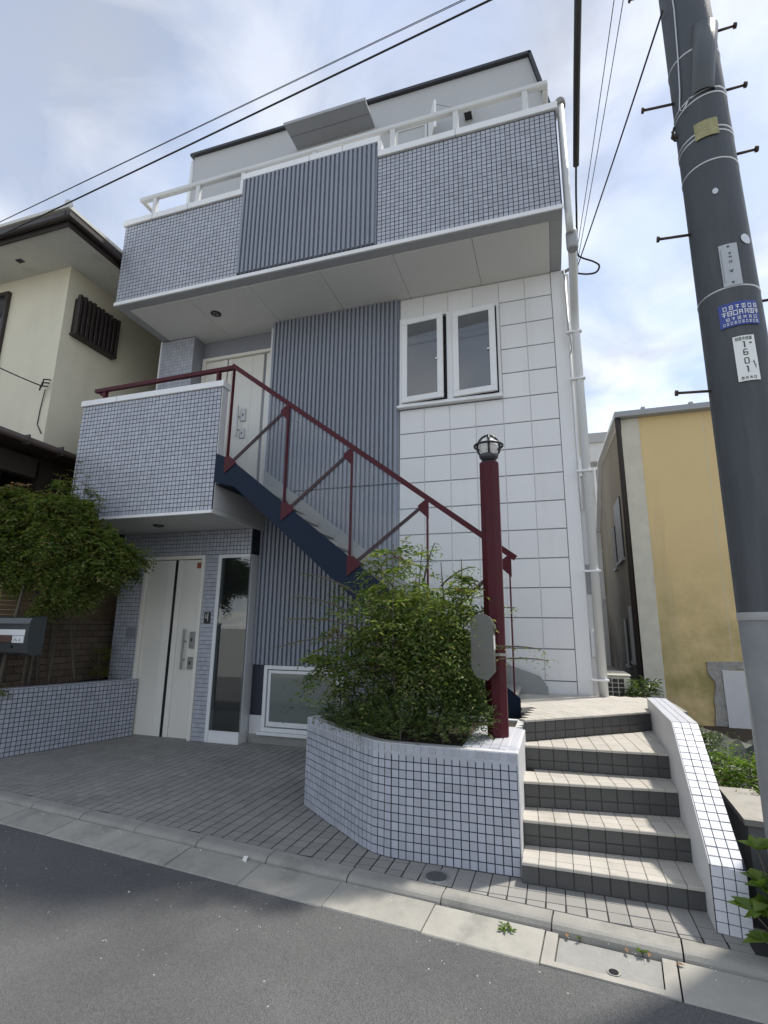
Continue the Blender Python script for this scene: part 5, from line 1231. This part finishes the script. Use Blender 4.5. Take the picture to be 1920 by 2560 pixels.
for (x, y, z, r, h) in LOB:
    for cl in range(int(26*r*r/.16)+5):               # leafy clumps with gaps between them
        u0 = unit(1)[0]; cc = np.array([x, y, z])+u0*np.array([r, r*.75, h])*rng.uniform(.45, 1.12)
        rc = rng.uniform(.07, .15); n = int(21*rc/.1)
        u = unit(n); c = cc+u*rc*np.array([1.25, 1, .6])*(rng.uniform(0, 1, (n, 1))**.5); big = rng.uniform(.7, 1.3)
        for i in range(n): tl.frond(c[i], u[i]*.5+u0*.5+rng.normal(0, .4, 3)+(0, 0, .15), rng.uniform(.08, .15), 6, .064*big, .034*big, .5)
        if cl % 5 == 0:
            s_ = TS[int(rng.integers(0, 5))][1]; br.append(curve(s_, tuple(cc), (0, 0, .05), 5))
# upright light shoots
for (x, y, z, h) in ((-5.75, 4.85, 3.0, .5), (-5.55, 4.85, 2.85, .45), (-6.0, 4.85, 3.05, .3), (-5.35, 4.9, 2.7, .3)):
    pts = curve((x, y, z-.3), (x+.05, y, z+h), (.02, 0, 0), 8); br.append(pts)
    for q in pts[2:]:
        for k in range(3): a = rng.uniform(0, 6.28); tp_.frond(q, (math.cos(a), math.sin(a), .6), .12, 6, .045, .017, .4)
trunks = [curve(p, q, (rng.normal()*.05, 0, 0), 8) for p, q in TS]
stems(tr, trunks, .026, .015, 'bark', 'trunk'); stems(tr, br, .01, .004, 'bark', 'limb')
tl.build('crown', 'leaf_tree', tr); tp_.build('young_shoots', 'leaf_yellow', tr)
pk = Leaves()
for k in range(70):
    q = np.array([rng.uniform(-7.2, -6.15), rng.uniform(4.6, 5.0), rng.uniform(2.95, 3.25)]); a = rng.uniform(0, 6.28)
    pk.frond(q, (math.cos(a), math.sin(a), .5), .13, 6, .085, .024, .6)
pk.build('pale_new_leaves', 'leaf_pink', tr)
for k, (x, y) in enumerate(((-6.18, 4.95), (-6.12, 5.25))):
    sk = MB(); sk.tube([(x, y, .66), (x+.01, y, 1.95)], .02, 8)
    tag(sk.build('wooden_stake', 'bark', None, (x, y, .66)), 'thin weathered stake propping the small tree', 'stake', 'tree stakes')
# ---- minor plants
def tuft(name, label, cat, c, n, r, h, L, Wd, m, droop=.6):
    o = thing(name, label, cat, c); f = Leaves()
    for k in range(n):
        a = rng.uniform(0, 6.28); q = np.array(c)+(r*.5*math.cos(a)*rng.random(), r*.5*math.sin(a)*rng.random(), rng.uniform(0.02, h*.7))
        f.frond(q, (math.cos(a)*r, math.sin(a)*r, h*.7), rng.uniform(.5, 1)*max(r, h*.5), 7, L, Wd, droop)
    f.build('leaves', m, o)
    stems(o, [curve(c, (c[0]+rng.normal()*r*.3, c[1]+rng.normal()*r*.3, c[2]+h*.8), (0, 0, 0), 4) for _ in range(4)], .006, .003, 'bark')
    return o
tuft('yellow_green_plant', 'small yellow green leafy plant against the dark end of the brick wall', 'plant', (-6.12, 6.05, .69), 70, .18, .6, .05, .022, 'leaf_yellow')
tuft('ground_cover', 'low straggly ground cover on the bed behind the low wall', 'plant', (-6.2, 4.55, .69), 60, .3, .14, .05, .028, 'leaf_yellow')
tuft('passage_plant', 'glossy strap leaved plant beside the air conditioner', 'plant', (.98, 7.25, .66), 40, .2, .3, .11, .03, 'leaf_dark')
tuft('yard_shrub', 'bright green feathery shrub behind the low concrete wall', 'shrub', (1.3, 4.75, .17), 220, .34, .55, .065, .024, 'leaf_bright')
tuft('yard_shrub', 'low dense green shrub against the inner side of the concrete wall', 'shrub', (1.38, 4.2, .17), 220, .3, .42, .04, .02, 'leaf_nandina')
tuft('yard_shrub', 'taller dark green shrub between the flank wall and the green sheet', 'shrub', (1.15, 5.5, .17), 150, .28, .62, .05, .022, 'leaf_dark')
bp = thing('broadleaf_plant', 'bright broadleaved plant growing at the foot of the white flank wall', 'plant', (.99, 3.3, -.005))
f = Leaves(); bl_ = []
for k in range(20):
    a = rng.uniform(0, 6.28); h = rng.uniform(.1, .52); tip = (.95+.13*math.cos(a), 3.22+.07*math.sin(a), h); bl_.append(curve((.99, 3.3, -.005), tip, (0, 0, 0), 5))
    for j in range(6):
        b_ = rng.uniform(0, 6.28); q = np.array([tip]); f.add(q, np.array([[math.cos(b_), math.sin(b_), rng.uniform(-.2, .8)]]), np.array([[rng.normal()*.3, rng.normal()*.3, 1.]]), rng.uniform(.07, .12), rng.uniform(.05, .08))
f.build('leaves', 'leaf_bright', bp); stems(bp, bl_, .005, .003, 'bark')
# weeds and litter along the gutter
def weed(x, s_, n, L):
    p = st(x, s_); o = thing('gutter_weed', 'tiny weed rooted in the joint between kerb and gutter', 'weed', (*p, -.065), 'weeds along the gutter'); f = Leaves()
    for k in range(n):
        a = rng.uniform(0, 6.28); f.add(np.array([(*p, -.052+.01*rng.random())]), np.array([[math.cos(a), math.sin(a), rng.uniform(.2, 1)]]), np.array([[0, 0, 1.]]), L*rng.uniform(.6, 1.2), L*.3)
    f.build('leaves', 'leaf_bright', o); b = MB(); b.tube([(*p, -.065), (*p, -.04)], .003, 5); b.build('stem', 'bark', o)
weed(-.32, 3.23, 9, .025); weed(-.03, 3.228, 16, .036)
p = st(-.68, 3.17); o = thing('weed_sprig', 'bright green leafy sprig lying on the pale gutter slab', 'weed', (*p, -.068)); f = Leaves()
for k in range(26):
    a = rng.uniform(0, 6.28); q = (p[0]+.025*math.cos(a*3), p[1]+.02*math.sin(a*5), -.062+.012*rng.random()); f.add(np.array([q]), np.array([[math.cos(a), math.sin(a), rng.uniform(0, .6)]]), np.array([[0, 0, 1.]]), .035, .018)
f.build('leaves', 'leaf_bright', o); b = MB(); b.tube([(p[0]-.03, p[1], -.066), (p[0]+.03, p[1]+.01, -.06)], .002, 5); b.build('stem', 'bark', o)
for k, (a, s_) in enumerate(((.0, 3.22), (-.1, 3.215), (.13, 3.2), (-.38, 3.225))):
    p = st(a, s_); b = MB(); q = rng.uniform(0, 6.28); c, s2 = math.cos(q)*.02, math.sin(q)*.02
    b.add([(p[0]-c, p[1]-s2, -.046), (p[0]+s2*.5, p[1]-c*.5, -.04), (p[0]+c, p[1]+s2, -.044), (p[0]-s2*.5, p[1]+c*.5, -.039)], [(0, 1, 2), (0, 2, 3)])
    tag(b.build('fallen_leaf', 'dry_leaf', None, (*p, -.06)), 'curled brown leaf lying in the gutter by the drain cover', 'leaf', 'fallen leaves by the drain')
# loose grit and pale chips on the road and in the gutter
gn = 900; ga = rng.uniform(-7, 3, gn); gs_ = np.concatenate([rng.uniform(-.5, 2.95, 700), rng.normal(3.2, .03, 200)]); gsz = rng.uniform(.0012, .0045, gn)*np.where(rng.random(gn) < .06, 2, 1)
gp = np.array([(*st(a, s_), 0) for a, s_ in zip(ga, gs_)]); gp[:, 2] = np.where(gs_ > 2.98, -.075+(np.minimum(gs_, 3.23)-2.99)*.12, -.082+(2.98-gs_)*.0104)
base = np.array([(1, 0, 0), (-.5, .87, 0), (-.5, -.87, 0), (.1, .1, .9)]); V = (gp[:, None, :]+base[None]*gsz[:, None, None]).reshape(-1, 3); o4 = (np.arange(gn)*4)[:, None]
T = np.concatenate([o4+np.array([[0, 1, 3]]), o4+np.array([[1, 2, 3]]), o4+np.array([[2, 0, 3]])], 1).reshape(-1, 3)
go = bpy.data.objects.new('road_grit', fast_mesh('road_grit', V, None, T, 'paper')); COL.objects.link(go); stuff(go); go['label'] = 'pale grit scattered over the asphalt and gutter'; go['category'] = 'grit'
p = st(-2.45, 3.215); b = MB(); b.add([(p[0]-.02, p[1], -.055), (p[0]+.02, p[1]-.01, -.055), (p[0]+.025, p[1]+.01, -.02), (p[0]-.01, p[1]+.015, -.025), (p[0], p[1]-.02, -.035)], [(0, 1, 4), (1, 2, 4), (2, 3, 4), (3, 0, 4), (0, 3, 2, 1)])
tag(b.build('paper_scrap', 'paper', None, (*p, -.055)), 'crumpled white paper scrap lying against the kerb', 'litter')
